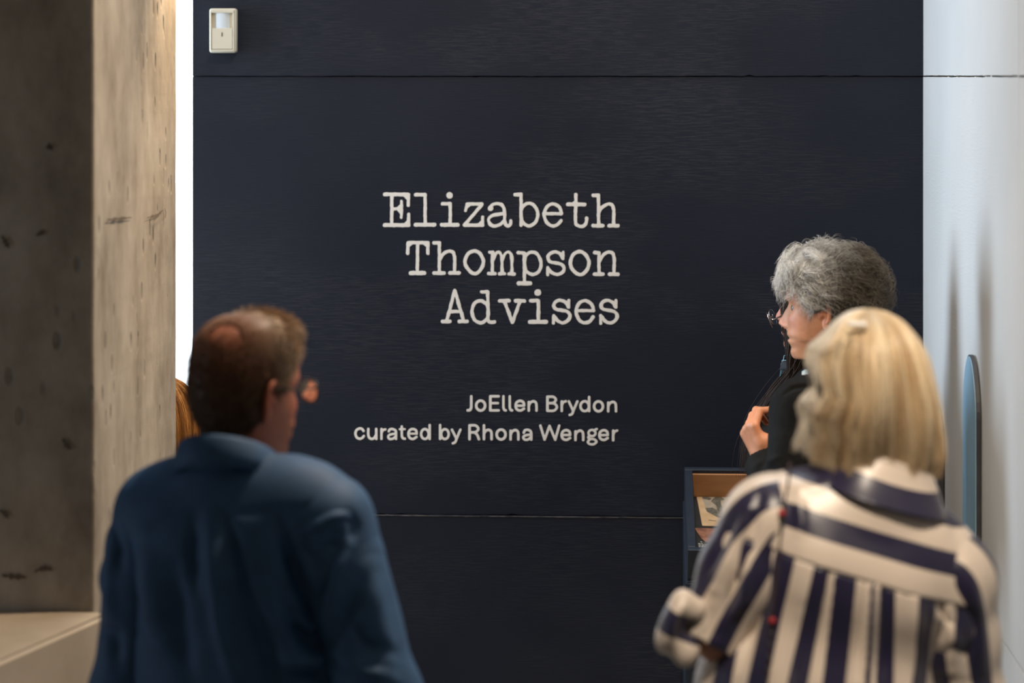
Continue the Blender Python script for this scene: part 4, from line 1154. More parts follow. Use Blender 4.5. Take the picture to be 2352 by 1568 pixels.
# --- shirt: yoke, back panel, sleeves, cuff, collar
ZY = 1.325                                   # yoke seam height before the lean
def torso_field(off, h=.0045):
    f = Field((-.34, -.25, .86), (.34, .26, 1.52), h)
    D2 = dict(WOM); body_fields(f, D2, off, arms=False, legs=False, neck=False)
    f.cone((-.140, -.025, 1.345), (-.150, -.03, 1.29), .062 + off, .062 + off, .02); f.cone((.140, -.025, 1.345), (.150, -.03, 1.29), .062 + off, .062 + off, .02)
    f.cone((-.05, -.02, 1.10), (.05, -.02, 1.10), .13 + off * .9, .13 + off * .9, .06)
    return f
def wdisp(V, fs, folds, namp=.0016, seed=1, sc=18):
    V = LEAN(V); N = vnormals(V, fs); V = fold_disp(V, N, folds, WOM['world']); return V + N * (soft_noise(V, sc, seed) * namp)[:, None]
PER = .0695
# yoke: level stripes across the shoulders
f = torso_field(.0215); f.cut((0, 0, ZY), (0, 0, -1)); f.cut((0, -.02, 1.468), (0, .25, 1))
V, fs = f.mesh(); st = (ZY - V[:, 2]) / PER
back_d = np.clip(-V[:, 1] / .10, 0, 1)
YF = [([(1790, 1110), (1860, 1120), (1930, 1100)], 16, .004), ([(1835, 1130), (1840, 1200), (1832, 1250)], 14, .005), ([(2150, 1150), (2190, 1200), (2210, 1260)], 14, -.004)]
# stripe order measured upward from the seam: cream, navy, cream, navy ...
st = (V[:, 2] - ZY) / PER
st = np.where(st < .62, st / .62 * .5, .5 + ((st - .62) % 1.0 >= 0) * (st - .62))
yoke_V = wdisp(V, fs, YF, .0014, 2)
shirt2 = mesh_np('shirt', yoke_V, fs, M_stripe, wom, attrs={'stripe': st})
tag(shirt2, 'navy and cream shirt yoke with level stripes')
# back panel: upright stripes, gathered into a box pleat
f = torso_field(.0185, .004); f.cut((0, 0, ZY), (0, 0, 1)); f.cut((0, 0, .90), (0, 0, -1))
V, fs = f.mesh(); Vl = LEAN(V)
W = xform(Vl, *WOM['world']); pxy = to_px(W)
up = [1700, 1740, 1786, 1832, 1876, 1911, 1920, 1971, 2003, 2009, 2021, 2057, 2110, 2152, 2200, 2245, 2290]
dn = [1640, 1680, 1716, 1763, 1804, 1850, 1884, 1937, 1981, 1996, 2008, 2051, 2084, 2116, 2160, 2200, 2240]
lev = np.arange(len(up)) * .5 + .5            # odd half steps start navy
t_ = np.clip((pxy[:, 1] - (1255 + (pxy[:, 0] - 1800) * .32)) / 330.0, 0, 1.4)[:, None]
bx = np.array(up)[None] * (1 - t_) + np.array(dn)[None] * t_
st = np.zeros(len(V))
for i in range(len(up) - 1):
    m = (pxy[:, 0] >= bx[:, i]) & (pxy[:, 0] < bx[:, i + 1]); w_ = (pxy[:, 0] - bx[:, i]) / (bx[:, i + 1] - bx[:, i])
    st[m] = (lev[i] + .5 * w_)[m]
BF = [([(2012, 1300), (2000, 1420), (1985, 1568)], 11, .009), ([(1992, 1330), (1975, 1450), (1960, 1580)], 12, -.007), ([(2034, 1340), (2030, 1450), (2020, 1580)], 12, -.006),
      ([(1916, 1290), (1890, 1420), (1865, 1580)], 10, -.008), ([(1765, 1260), (1745, 1350), (1720, 1450), (1690, 1568)], 18, -.014), ([(1800, 1300), (1785, 1400), (1750, 1568)], 16, .007),
      ([(2110, 1340), (2105, 1450), (2090, 1580)], 16, .006), ([(2160, 1330), (2175, 1420), (2150, 1480), (2150, 1568)], 14, -.010), ([(2145, 1400), (2180, 1440), (2200, 1500)], 14, .007),
      ([(1850, 1400), (1830, 1500), (1810, 1600)], 18, -.006)]
V = wdisp(V, fs, BF, .0018, 6, 15)
bp_o = mesh_np('back_panel', V, fs, M_stripe, shirt2, attrs={'stripe': st}); tag(bp_o, 'cream and navy back panel with upright stripes')
backV = np.concatenate([xform(V, *WOM['world']), xform(yoke_V, *WOM['world'])])
# sleeves: stripes run along the arm and swing round the shoulder
def polydist(p, pts):
    best = np.full(len(p), 1e9); sg = np.zeros(len(p))
    for a, b in zip(pts[:-1], pts[1:]):
        e = b - a; L = np.hypot(*e); t = ((p - a) @ e) / (L * L); tc = np.clip(t, 0, 1)
        d = p - a - tc[:, None] * e; dd = np.hypot(d[:, 0], d[:, 1]); s_ = (e[0] * d[:, 1] - e[1] * d[:, 0]) / L
        m = dd < best; best[m] = dd[m]; sg[m] = np.sign(s_[m]) * dd[m]
    return sg
for s in ('L', 'R'):
    A, E, W = map(np.array, WOM['arm' + s]); x = -1 if s == 'L' else 1
    lo = np.minimum(np.minimum(A, E), W) - .13; hi = np.maximum(np.maximum(A, E), W) + .13
    f = Field(lo, hi, .0045)
    Ee = E + (E - A) * .25
    f.cone(A, A + (E - A) * .5, .078, .075, .03); f.cone(A + (E - A) * .5, Ee, .072, .050 if s == 'L' else .066, .03)
    f.ell(A + np.array([x * .004, -.004, .0]), (.083, .081, .080), .02)
    if s == 'R': f.cone(E, W + (E - W) * .3, .070, .055, .03)
    else:
        ax_ = (E - A) / np.linalg.norm(E - A); f.cut(E + ax_ * .030, ax_)
    f.cut((A[0] - x * .030, 0, A[2]), (-x, 0, -.12))
    V, fs = f.mesh(); pre = V.copy()
    pts = [A[[0, 2]] + np.array([-x * .13, .0]), A[[0, 2]] + np.array([-x * .02, 0]), A[[0, 2]] + (E - A)[[0, 2]] * .22, E[[0, 2]], (E + (E - A))[[0, 2]]]
    pts = list(spline(pts, 6))
    u = polydist(pre[:, [0, 2]], pts) * (1 if s == 'L' else -1)
    u = u * (1.0 if s == 'R' else -1.0)
    st = (u * (1 if s == 'R' else -1)) / PER * (-1 if s == 'L' else 1) + (.80 if s == 'L' else .18)
    if s == 'L':
        fd = [([(1745, 1140), (1720, 1230), (1690, 1330), (1650, 1450)], 14, -.011), ([(1722, 1170), (1690, 1240), (1640, 1350)], 13, .010), ([(1690, 1190), (1650, 1260), (1610, 1330)], 12, -.008),
              ([(1720, 1280), (1705, 1380), (1660, 1440)], 12, .010), ([(1600, 1300), (1590, 1380), (1575, 1450)], 14, .006), ([(1700, 1300), (1680, 1350), (1670, 1400)], 10, -.009), ([(1640, 1380), (1625, 1440), (1600, 1500)], 14, -.007)]
    else:
        fd = [([(2185, 1330), (2215, 1420), (2230, 1568)], 14, -.010), ([(2215, 1300), (2245, 1400), (2260, 1540)], 14, .008), ([(2170, 1370), (2190, 1440), (2185, 1540)], 14, .008)]
    V = wdisp(V, fs, fd, .0022, 11 + x, 20)
    so = mesh_np('sleeve', V, fs, M_stripe, shirt2, attrs={'stripe': st})
# turned-back cuff tab standing out at the left elbow
A, E, W = map(np.array, WOM['armL'])
out = unlean(to_local(WOM, P(1547, 1428, 3.82)))
f = Field(out - .10, out + .10, .003)
f.ell(out, (.020, .036, .040), .01, rot=rot(14, 'Y')); f.cone(out + np.array([.004, 0, -.022]), out + np.array([.03, 0, -.032]), .017, .020, .012); f.cone(out + np.array([.004, 0, .028]), out + np.array([.03, 0, .022]), .014, .016, .012)
f.ell(out + np.array([.012, -.036, .0]), (.009, .02, .022), .01, sub=True)
V, fs = f.mesh(); stc = (V[:, 2] - out[2] + .044 + .15 * (V[:, 0] - out[0])) / .062 + .02
V = LEAN(V); N = vnormals(V, fs); V += N * (soft_noise(V, 50, 21) * .0015)[:, None]
mesh_np('cuff', V, fs, M_stripe, shirt2, attrs={'stripe': stc})
# wide soft collar lying on the shoulders
f = Field((-.17, -.18, 1.36), (.17, .16, 1.54), .0032)
f.cone((.004, -.034, 1.412), (.002, -.024, 1.497), .132, .076, .01, flat=((0, 1, 0), .86))
f.cone((.002, -.022, 1.40), (.002, -.018, 1.60), .062, .064, .004, sub=True)
f.cut((0, 0, 1.440), (0, .0, -1)); f.cut((0, -.03, 1.496), (0, .28, 1)); f.cut((0, .085, 1.45), (0, 1, .2))
V, fs = f.mesh(); stc = .25 + np.clip((1.479 - V[:, 2]) / .004 + .5, 0, 1) * .5
V = LEAN(V); N = vnormals(V, fs); V = V + N * (soft_noise(V, 34, 77) * .0025)[:, None]
mesh_np('collar', V, fs, M_stripe, shirt2, attrs={'stripe': stc})
# --- straight blonde bob
TOP = P(1992, 715, 3.93); pxm = F / 3.93
def prof(p): return [(a / pxm, b / pxm) for a, b in p]
HB = LongHair(to_local(WOM, TOP),
    left=prof([(0, 0), (36, 6), (64, 22), (95, 60), (117, 80), (125, 104), (121, 140), (111, 174), (134, 200), (143, 220), (135, 250), (150, 300)]),
    right=prof([(0, 0), (40, 6), (68, 20), (98, 58), (120, 104), (135, 162), (146, 218), (151, 276), (154, 328), (143, 362)]),
    back=prof([(0, 0), (70, 10), (125, 45), (158, 110), (166, 190), (152, 262), (132, 318), (128, 350)]),
    front=prof([(0, 0), (60, 12), (110, 60), (125, 120), (120, 200), (110, 270), (105, 320)]))
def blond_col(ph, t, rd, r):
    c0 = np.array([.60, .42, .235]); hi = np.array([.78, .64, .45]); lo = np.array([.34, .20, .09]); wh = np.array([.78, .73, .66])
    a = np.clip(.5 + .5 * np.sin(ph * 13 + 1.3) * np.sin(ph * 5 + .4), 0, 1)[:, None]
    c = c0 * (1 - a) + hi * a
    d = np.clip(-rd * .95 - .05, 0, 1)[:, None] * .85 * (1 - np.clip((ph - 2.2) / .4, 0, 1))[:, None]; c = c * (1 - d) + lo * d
    g_ = np.clip((ph - 2.35) / .45, 0, 1)[:, None] * .8; c = c * (1 - g_) + wh * g_         # cool daylight on the left side, put into the colour
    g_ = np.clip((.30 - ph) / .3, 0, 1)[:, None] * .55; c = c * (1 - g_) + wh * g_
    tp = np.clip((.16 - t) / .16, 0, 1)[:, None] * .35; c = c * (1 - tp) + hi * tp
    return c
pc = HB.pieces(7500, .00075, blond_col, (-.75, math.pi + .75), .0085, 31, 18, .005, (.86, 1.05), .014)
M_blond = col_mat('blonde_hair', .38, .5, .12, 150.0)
hb = hair_object(pc, M_blond, wom); tag(hb, 'straight blonde bob with cool light painted on the left side')
# hair slide on the crown
M_slide = flat_mat('white_enamel', (.85, .83, .80), .25)
c_ = P(1969, 744, 3.842)
q = to_local(WOM, c_); bm = box_bm((-.015, -.003, -.0042), (.015, .003, .0042), .0016, 2)
cl = bm_obj('hair_slide', bm, M_slide, wom); cl.location = q; cl.rotation_euler = (math.radians(-45), math.radians(3), 0)
# --- thin beaded cord hanging down the back
def on_back(px, py, out=.005):
    pp = to_px(backV); d = np.hypot(pp[:, 0] - px, pp[:, 1] - py); near = np.argsort(d)[:40]
    Y = backV[near, 1].min() - out; return P(px, py, Y)
cd = spline([(1815, 1052), (1810, 1110), (1797, 1178), (1792, 1240), (1785, 1330), (1774, 1425), (1767, 1500), (1760, 1575), (1752, 1640)], 6)
pth = np.array([on_back(*p) for p in cd])
pth = np.array([pth[max(0, i - 2):i + 3].mean(0) for i in range(len(pth))])
M_cord = flat_mat('dark_braided_cord', (.035, .015, .015), .7); M_red = flat_mat('red_bead', (.38, .012, .02), .3); M_dkb = flat_mat('dark_bead', (.02, .025, .02), .35)
V, fs = tube_np(pth, .0017, 8)
cord = mesh_np('beaded_cord', V, fs, M_cord); tag(cord, 'thin dark cord with red beads down the back of the striped shirt', 'cord')
def bead(px, py, r, mat):
    bm = bmesh.new(); bmesh.ops.create_uvsphere(bm, u_segments=12, v_segments=8, radius=r)
    for v in bm.verts: v.co += on_back(px, py, .006)
    bm_obj('bead', bm, mat, cord, True)
bead(1796, 1178, .0062, M_red); bead(1774, 1425, .0060, M_red)
for py, r in ((1160, .0042), (1196, .0045), (1210, .0036), (1455, .0038), (1480, .0034), (1510, .0038), (1538, .0036), (1560, .0034)):
    bead(np.interp(py, cd[:, 1], cd[:, 0]), py, r, M_dkb)
# ------------------------------------------------------------------ grey-haired woman in profile
M_skinfair = skin_mat('skin_fair')
GR = dict(k=.985, sh=.130, bulk=.98, skin=(.66, .315, .175), skin_m=M_skinfair, hk=1.0, female=True, age=1.0, nose=.95, neck_r=.050, bust=True, h_body=.009, lip=(.42, .19, .16), cheek=(.64, .24, .17),
          label='grey curly haired woman in profile wearing a black jacket', yaw=math.radians(80))
YG = 5.40
GR['loc'] = (P(1905, 900, YG).x, YG, 0.0)
head_pose(GR, P(1903, 707, YG), math.radians(71), -1, 0)
gl = lambda px, py, Y: to_local(GR, P(px, py, Y))
GR['armL'] = (gl(1848, 925, YG - .155), gl(1806, 1195, YG - .20), gl(1757, 1060, YG - .055))
GR['armR'] = ((.145, -.02, 1.355), (.165, .02, 1.08), (.155, .12, .84))
Rg = np.array(Matrix.Rotation(GR['yaw'], 3, 'Z'))
GR['handL'] = dict(wrist=gl(1754, 1054, YG - .055), fdir=np.array([-.42, .12, .90]) @ Rg, pdir=np.array([.80, .60, .25]) @ Rg, side=-1, curl=(.95, 1.0, 1.05, 1.1), thumb=.45, k=.90, h=.0022)
GR['handR'] = dict(wrist=GR['armR'][2], fdir=(0, .25, -1), pdir=(-1, .15, 0), side=-1, curl=.3, k=.9)
gr = make_person(GR)
M_blackw = noise_mat('black_wool', (.0045, .0043, .0042), (.0085, .0082, .008), (1, 1, 1), .8, .12, 55, 4, None, .15)
trousers(GR, M_blackw, off=.012)
f = Field((-.34, -.26, .78), (.34, .30, 1.56), .0055); body_fields(f, GR, .020, arms=False, legs=False, neck=False)
f.cut((0, 0, .82), (0, 0, -1)); f.cut((0, -.01, 1.478), (0, .30, 1))
V, fs = f.mesh(); N = vnormals(V, fs); V += N * (soft_noise(V, 15, 31) * .002)[:, None]
jk = mesh_np('jacket', V, fs, M_blackw, gr)
for s in ('L', 'R'):
    A, E, W = map(np.array, GR['arm' + s]); lo = np.minimum(np.minimum(A, E), W) - .13; hi = np.maximum(np.maximum(A, E), W) + .13
    f = Field(lo, hi, .0045)
    f.cone(A, E, .070, .058, .02); f.cone(E, W + (W - E) * -.03, .058, .046, .025); f.ell(A, (.074, .074, .074), .02)
    d = (W - E) / np.linalg.norm(W - E); f.cut(W - d * .004, d + np.array([0, 0, .0]))
    x = -1 if s == 'L' else 1
    V, fs = f.mesh(); N = vnormals(V, fs)
    if s == 'L':
        V = fold_disp(V, N, [([(1800, 905), (1822, 890), (1850, 886), (1870, 905)], 4, -.006), ([(1726, 1075), (1760, 1060), (1790, 1050)], 7, .006), ([(1730, 1090), (1765, 1078), (1790, 1075)], 7, -.005)], GR['world'])
    V += N * (soft_noise(V, 22, 33 + x) * .0018)[:, None]
    mesh_np('sleeve', V, fs, M_blackw, jk)
V, fs = collar_np(0, -.022, .062, .070, 1.432, 1.385, .040, .012, .034, .5)
mesh_np('collar', V, fs, M_blackw, jk)
M_teal = noise_mat('pale_patterned_blouse', (.10, .35, .48), (.75, .68, .58), (1, 1, 1), .6, 0, 60)
V, fs = collar_np(0, -.012, .054, .064, 1.440, 1.405, .040, .006, .03, .25)
mesh_np('blouse_collar', V, fs, M_teal, gr)
# curly grey hair
def gr_mask(V):
    X, Y, Z = V.T; ax = np.abs(X)
    line = np.interp(Y, [-.12, -.07, -.035, -.012, .004, .022, .040, .056, .072, .09], [-.110, -.108, -.085, -.020, -.012, -.006, .020, .040, .054, .060])
    m = np.clip((Z - line) / .012, 0, 1)
    ear = np.exp(-((Y + .004) / .020) ** 2 - ((Z + .022) / .028) ** 2) * (ax > .05)
    return m * (1 - .95 * np.clip(ear * 1.4, 0, 1))
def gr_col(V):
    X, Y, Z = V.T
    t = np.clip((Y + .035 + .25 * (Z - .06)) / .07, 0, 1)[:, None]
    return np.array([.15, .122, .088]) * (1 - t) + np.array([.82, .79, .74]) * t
def gr_thick(V):
    X, Y, Z = V.T
    return .013 + .011 * np.clip((Z - .02) / .08, 0, 1) + .012 * np.clip((-Y - .02) / .06, 0, 1) * np.clip((Z + .06) / .06, 0, 1) + .004 * soft_noise(V, 60, 41)
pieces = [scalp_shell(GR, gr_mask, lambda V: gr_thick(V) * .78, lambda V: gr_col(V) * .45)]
nC, per = 620, 26
p, n, r = scalp_roots(GR, gr_mask, nC, 8)
X, Y, Z = p.T
fwd = np.clip((Y - .0) / .06, 0, 1)[:, None] * np.clip((Z - .035) / .03, 0, 1)[:, None]
flow = np.array([0, -.75, -.65]) * (1 - fwd) + np.array([0, .75, -.55]) * fwd
top = np.clip((Z - .09) / .03, 0, 1)[:, None]
flow = flow + r.normal(0, .45, p.shape) + top * np.array([0, -.3, 0])
side = np.clip(1 - np.abs(Y - .018) / .03, 0, 1)[:, None] * np.clip((.05 - Z) / .03, 0, 1)[:, None]
flow = flow * (1 - side) + np.array([0, -.55, -.85]) * side
fl = tang(flow, n)
K = 15; t = np.linspace(0, 1, K)[None, :, None]
L_ = (.058 + .018 * r.random((nC, 1, 1))) * (1 - .45 * side[:, :, None]) * (1 - .25 * fwd[:, :, None])
th = gr_thick(p)[:, None, None] * (1 - .45 * side[:, :, None])
fr_, ph_ = r.uniform(6, 12, (nC, 1, 1)), r.random((nC, 1, 1)) * 6.28
cr_ = r.uniform(.006, .0125, (nC, 1, 1)) * (1 - .3 * side[:, :, None])
sd_ = np.cross(n, fl)
def curl(p, n, fl, sd_, L_, th, fr_, ph_, cr_):
    env = np.clip(t * 2.5, 0, 1)
    g_ = p[:, None] + n[:, None] * th * (1 - (1 - np.clip(t * 1.6, 0, 1)) ** 2) * (1 - .35 * t ** 2) + fl[:, None] * L_ * (t ** 1.15)
    g_ = g_ + sd_[:, None] * (np.sin(fr_ * t + ph_) - np.sin(ph_)) * cr_ * env + n[:, None] * np.cos(fr_ * t + ph_) * cr_ * .75 * env
    # follow the round of the head
    cen = np.array([0, -.005, .02]); rad0 = np.linalg.norm((p - cen), axis=1)[:, None, None]
    d = g_ - cen; rr_ = np.linalg.norm(d, axis=2, keepdims=True)
    drop = np.clip(rr_ - (rad0 + th * 1.25), 0, None); return g_ - d / rr_ * drop * .8
def rep(a): return np.repeat(a, per, axis=0)
N_ = nC * per
pp = rep(p) + r.normal(0, .0034, (N_, 3)); ths = rep(th) * r.uniform(.55, 1.15, (N_, 1, 1))
fls = rep(fl) + r.normal(0, .10, (N_, 3))
G_ = curl(pp, rep(n), fls, rep(sd_), rep(L_) * r.uniform(.7, 1.15, (N_, 1, 1)), ths, rep(fr_) * r.uniform(.92, 1.08, (N_, 1, 1)), rep(ph_) + r.normal(0, .25, (N_, 1, 1)), rep(cr_))
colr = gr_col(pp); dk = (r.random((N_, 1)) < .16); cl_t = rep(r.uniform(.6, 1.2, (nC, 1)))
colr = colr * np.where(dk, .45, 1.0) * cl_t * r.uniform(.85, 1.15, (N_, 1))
def clear_ear(G_):
    e = (((G_[..., 1] + .004) / .019) ** 2 + ((G_[..., 2] + .024) / .027) ** 2 < 1) & (np.abs(G_[..., 0]) > .068)
    return ~e.any(1)
kp = clear_ear(G_)
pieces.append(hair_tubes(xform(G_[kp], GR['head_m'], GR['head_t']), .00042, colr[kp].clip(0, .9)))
# loose flyaways
nf = 420
p, n, r = scalp_roots(GR, lambda V: gr_mask(V) * (V[:, 2] > .02), nf, 9)
p = p + n * gr_thick(p)[:, None] * .8
dv = tang(r.normal(0, 1, (nf, 3)), n) * .8 + n * r.uniform(.15, .75, (nf, 1)); sdv = np.cross(n, dv)
Lf = r.uniform(.018, .045, (nf, 1, 1)); a = r.uniform(2, 5, (nf, 1, 1)); b_ = r.random((nf, 1, 1)) * 6
G_ = p[:, None] + dv[:, None] * Lf * t + sdv[:, None] * (np.sin(a * t + b_) - np.sin(b_)) * .010 - n[:, None] * .55 * Lf * t ** 2
pieces.append(hair_tubes(xform(G_, GR['head_m'], GR['head_t']), .00027, gr_col(p) * 1.05))
M_grey = col_mat('grey_hair', .45, .45, .10, 160.0)
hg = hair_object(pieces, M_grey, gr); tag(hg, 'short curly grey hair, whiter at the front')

# ------------------------------------------------------------------ dark-haired woman behind her
DK = dict(k=.955, sh=.125, bulk=.95, skin=(.50, .24, .18), skin_m=M_skinfair, hk=.98, female=True, age=.4, nose=.72, neck_r=.048, bust=True,
          label='dark haired woman in glasses mostly hidden behind the grey haired woman', yaw=math.radians(84))
YK = 5.865
DK['loc'] = (P(1872, 900, YK).x, YK, 0.0)
head_pose(DK, P(1885, 701, YK), math.radians(80), 3, 0)
DK['armL'] = ((-.142, -.02, 1.31), (-.165, .0, 1.05), (-.150, .10, .83)); DK['armR'] = ((.138, -.02, 1.31), (.155, .0, 1.05), (.14, .08, .83))
DK['handL'] = dict(wrist=DK['armL'][2], fdir=(0, .25, -1), pdir=(1, .15, 0), side=1, curl=.3, k=.88); DK['handR'] = dict(wrist=DK['armR'][2], fdir=(0, .25, -1), pdir=(-1, .15, 0), side=-1, curl=.3, k=.88)
dk_ = make_person(DK)
M_jean = noise_mat('dark_denim', (.006, .010, .015), (.012, .022, .032), (1, 1, 1), .8, .2, 70); M_stitch = flat_mat('pale_frayed_edge', (.16, .30, .40), .8)
trousers(DK, M_chino, off=.012)
f = Field((-.32, -.24, .80), (.32, .28, 1.52), .006); body_fields(f, DK, .022, arms=False, legs=False, neck=False); f.cut((0, 0, .84), (0, 0, -1)); f.cut((0, -.01, 1.43), (0, .3, 1))
V, fs = f.mesh(); jd = mesh_np('jacket', V, fs, M_blackw, dk_)
for s in ('L', 'R'):
    A, E, W = map(np.array, DK['arm' + s]); lo = np.minimum(np.minimum(A, E), W) - .12; hi = np.maximum(np.maximum(A, E), W) + .12
    f = Field(lo, hi, .006); f.cone(A, E, .068, .056, .02); f.cone(E, W, .056, .042, .02); f.ell(A, (.07, .07, .07), .02); d = (W - E) / np.linalg.norm(W - E); f.cut(W - d * .003, d)
    V, fs = f.mesh(); mesh_np('sleeve', V, fs, M_blackw, jd)
# standing denim collar with a frayed light edge
V, fs = collar_np(0, .010, .070, .084, 1.380, 1.365, .046, .006, .014, .72)
cd_ = mesh_np('collar', V, fs, M_jean, jd)
edge = V.reshape(72, -1, 3)[:, 3] + np.array([0, 0, .002]); V, fs = tube_np(edge, .0014, 6); mesh_np('collar_edge', V, fs, M_stitch, cd_)
for i in (0, 71):
    e2 = V_ = np.array([edge[i], edge[i] + np.array([.0, .004, -.03]), edge[i] + np.array([.0, .006, -.045])]); V, fs = tube_np(e2, .0014, 6); mesh_np('collar_edge', V, fs, M_stitch, cd_)
def dk_col(ph, t, rd, r):
    c = np.array([.016, .011, .009]) + np.array([.03, .015, .006]) * np.clip(t - .4, 0, 1)[:, None]
    return c * (1 + .3 * rd[:, None])
Hm = DK['head_m'] @ np.array([0, 0, 1.0])
class LocalHair(LongHair): pass
HK = LongHair((0, -.005, .128), left=[(0, 0), (.05, .008), (.078, .05), (.086, .11), (.090, .18), (.105, .27), (.115, .36), (.11, .44)], right=[(0, 0), (.05, .008), (.078, .05), (.086, .11), (.090, .18), (.105, .27), (.115, .36), (.11, .44)],
              back=[(0, 0), (.06, .010), (.10, .05), (.112, .12), (.105, .20), (.11, .28), (.12, .36), (.115, .42)], front=[(0, 0), (.05, .008), (.085, .03), (.098, .055), (.100, .075), (.098, .085), (.096, .09), (.095, .095)])
pcs = HK.pieces(2600, .0007, dk_col, (-1.45, math.pi + 1.45), .003, 51, 12, .004, (.9, 1.02), .008)
# locks falling forward over the shoulders
lk = []
for s in (-1, 1):
    r = np.random.default_rng(60 + s); m = 420
    base = spline([(s * .080, .010, .03), (s * .084, .018, -.06), (s * .084, .035, -.14), (s * .078, .095, -.23), (s * .072, .135, -.32), (s * .070, .140, -.40)], 3)
    offs = r.normal(0, .010, (m, 1, 3)) * np.linspace(.5, 1.3, len(base))[None, :, None]; lk.append(base[None] + offs)
lk = np.concatenate(lk)
pcs.append(hair_tubes(lk, .0008, np.tile(np.array([.026, .014, .009]), (len(lk), 1))))
pcs = [(xform(a, DK['head_m'], DK['head_t']), b, c) for a, b, c in pcs]
hair_object(pcs, M_hair, dk_)
M_wire = flat_mat('silver_spectacle_frame', (.45, .40, .38), .25, 1.0)
glasses(DK, dk_, y=.120, z=-.042, tilt=math.radians(-24), rim=.0012, mat=M_wire, w=.025, h=.020)

# ------------------------------------------------------------------ long-haired person behind the column
AU = dict(k=.79, sh=.130, bulk=.92, skin=(.55, .27, .19), skin_m=M_skinfair, hk=.95, female=True, neck_r=.046,
          label='person with long auburn hair half hidden behind the concrete column', yaw=math.radians(100))
YA = 6.02
AU['loc'] = (P(349, 900, YA).x, YA, 0.0)
head_pose(AU, P(346, 982, YA), math.radians(100), -4, 0)
AU['armL'] = ((-.140, -.02, 1.09), (-.17, .0, .87), (-.15, .12, .70)); AU['armR'] = ((.140, -.02, 1.09), (.17, .0, .87), (.15, .12, .70))
for s, sd in (('L', 1), ('R', -1)):
    AU['hand' + s] = dict(wrist=AU['arm' + s][2], fdir=(0, .3, -1), pdir=((1 if s == 'L' else -1), .1, 0), side=sd, curl=.3, k=.85)
au = make_person(AU)
M_green = noise_mat('dark_green_knit', (.02, .035, .03), (.03, .05, .045), (1, 1, 1), .9, .2, 90)
trousers(AU, M_chino, off=.011)
f = Field((-.32, -.24, .62), (.32, .26, 1.30), .007); body_fields(f, AU, .018, arms=False, legs=False, neck=False); f.cut((0, 0, .70), (0, 0, -1)); f.cut((0, -.01, 1.19), (0, .25, 1))
V, fs = f.mesh(); sw = mesh_np('sweater', V, fs, M_green, au)
for s in ('L', 'R'):
    A, E, W = map(np.array, AU['arm' + s]); lo = np.minimum(np.minimum(A, E), W) - .12; hi = np.maximum(np.maximum(A, E), W) + .12
    f = Field(lo, hi, .007); f.cone(A, E, .060, .052, .02); f.cone(E, W, .052, .038, .02); f.ell(A, (.062, .062, .062), .02); d = (W - E) / np.linalg.norm(W - E); f.cut(W - d * .003, d)
    V, fs = f.mesh(); mesh_np('sleeve', V, fs, M_green, sw)
def au_col(ph, t, rd, r):
    a = np.clip(.5 + .5 * np.sin(ph * 17), 0, 1)[:, None]
    return np.array([.24, .095, .025]) * (1 - a) + np.array([.50, .24, .075]) * a + np.array([.10, .04, .0]) * np.clip(t - .6, 0, 1)[:, None]
pl = [(0, 0), (.05, .006), (.08, .04), (.096, .10), (.100, .15), (.096, .20), (.088, .26), (.080, .31)]
HA = LongHair((0, -.005, .128), left=pl, right=pl, back=[(0, 0), (.06, .010), (.10, .05), (.112, .12), (.105, .20), (.10, .28), (.10, .31)], front=[(0, 0), (.05, .008), (.085, .03), (.098, .055), (.100, .075), (.098, .085), (.096, .09)])
pcs = HA.pieces(3000, .00055, au_col, (-1.1, math.pi + 1.1), .004, 71, 14, .006, (.85, 1.05), .012)
pcs = [(xform(a, AU['head_m'], AU['head_t']), b, c) for a, b, c in pcs]
ha = hair_object(pcs, M_hair, au)
# ------------------------------------------------------------------ sloping display case against the title wall
M_case = noise_mat('navy_case_paint', (.008, .0135, .025), (.011, .018, .032), (1, 1, 1), .45, .05, 30)
M_tan = noise_mat('tan_wooden_liner', (.42, .20, .085), (.50, .25, .11), (2, 30, 2), .55, .05, 6)
M_blackb = noise_mat('black_backing_card', (.010, .010, .010), (.016, .016, .016), (1, 1, 1), .7, 0, 20)
YB = YW - .012
pa = P(1572, 1072, YB); X0 = pa.x; X1 = P(1752, 1072, YB).x; ZB = pa.z; SL = math.radians(20); LC = .42
case = empty('display_case', ((X0 + X1) / 2, YB, 0)); tag(case, 'navy sloping display case of printed papers against the wall', 'display case')
CW = (X1 - X0) / 2
def slope(u, v, wz):          # u across, v from the far rim towards the viewer, wz along the lid normal
    return Vector((u, -v * math.cos(SL) - wz * math.sin(SL), ZB - v * math.sin(SL) + wz * math.cos(SL)))
def sbox(name, u0, u1, v0, v1, w0, w1, mat, parent, bev=.0015):
    bm = box_bm((u0, v0, w0), (u1, v1, w1), bev, 2)
    for v in bm.verts: v.co = slope(*v.co)
    bmesh.ops.reverse_faces(bm, faces=bm.faces); bmesh.ops.recalc_face_normals(bm, faces=bm.faces)
    return bm_obj(name, bm, mat, parent)
rw, dpth = .021, .085
sbox('rim', -CW, CW, 0, .016, -dpth, 0, M_case, case); sbox('rim', -CW, CW, LC - .016, LC, -dpth, 0, M_case, case)
sbox('rim', -CW, -CW + rw, .0165, LC - .0165, -dpth, 0, M_case, case); sbox('rim', CW - rw, CW, .0165, LC - .0165, -dpth, 0, M_case, case)
sbox('liner', -CW + rw, CW - rw, .0165, .022, -dpth + .008, -.010, M_tan, case, .0005)
sbox('floor_board', -CW + rw, CW - rw, .016, LC - .016, -dpth, -dpth + .007, M_blackb, case, .0005)
bm = bmesh.new()               # wedge-shaped carcass down to the floor
yb, yf = 0.0, -LC * math.cos(SL) + .02
zb_, zf_ = ZB - dpth * math.cos(SL) - .004, ZB - LC * math.sin(SL) - dpth * math.cos(SL) + .0
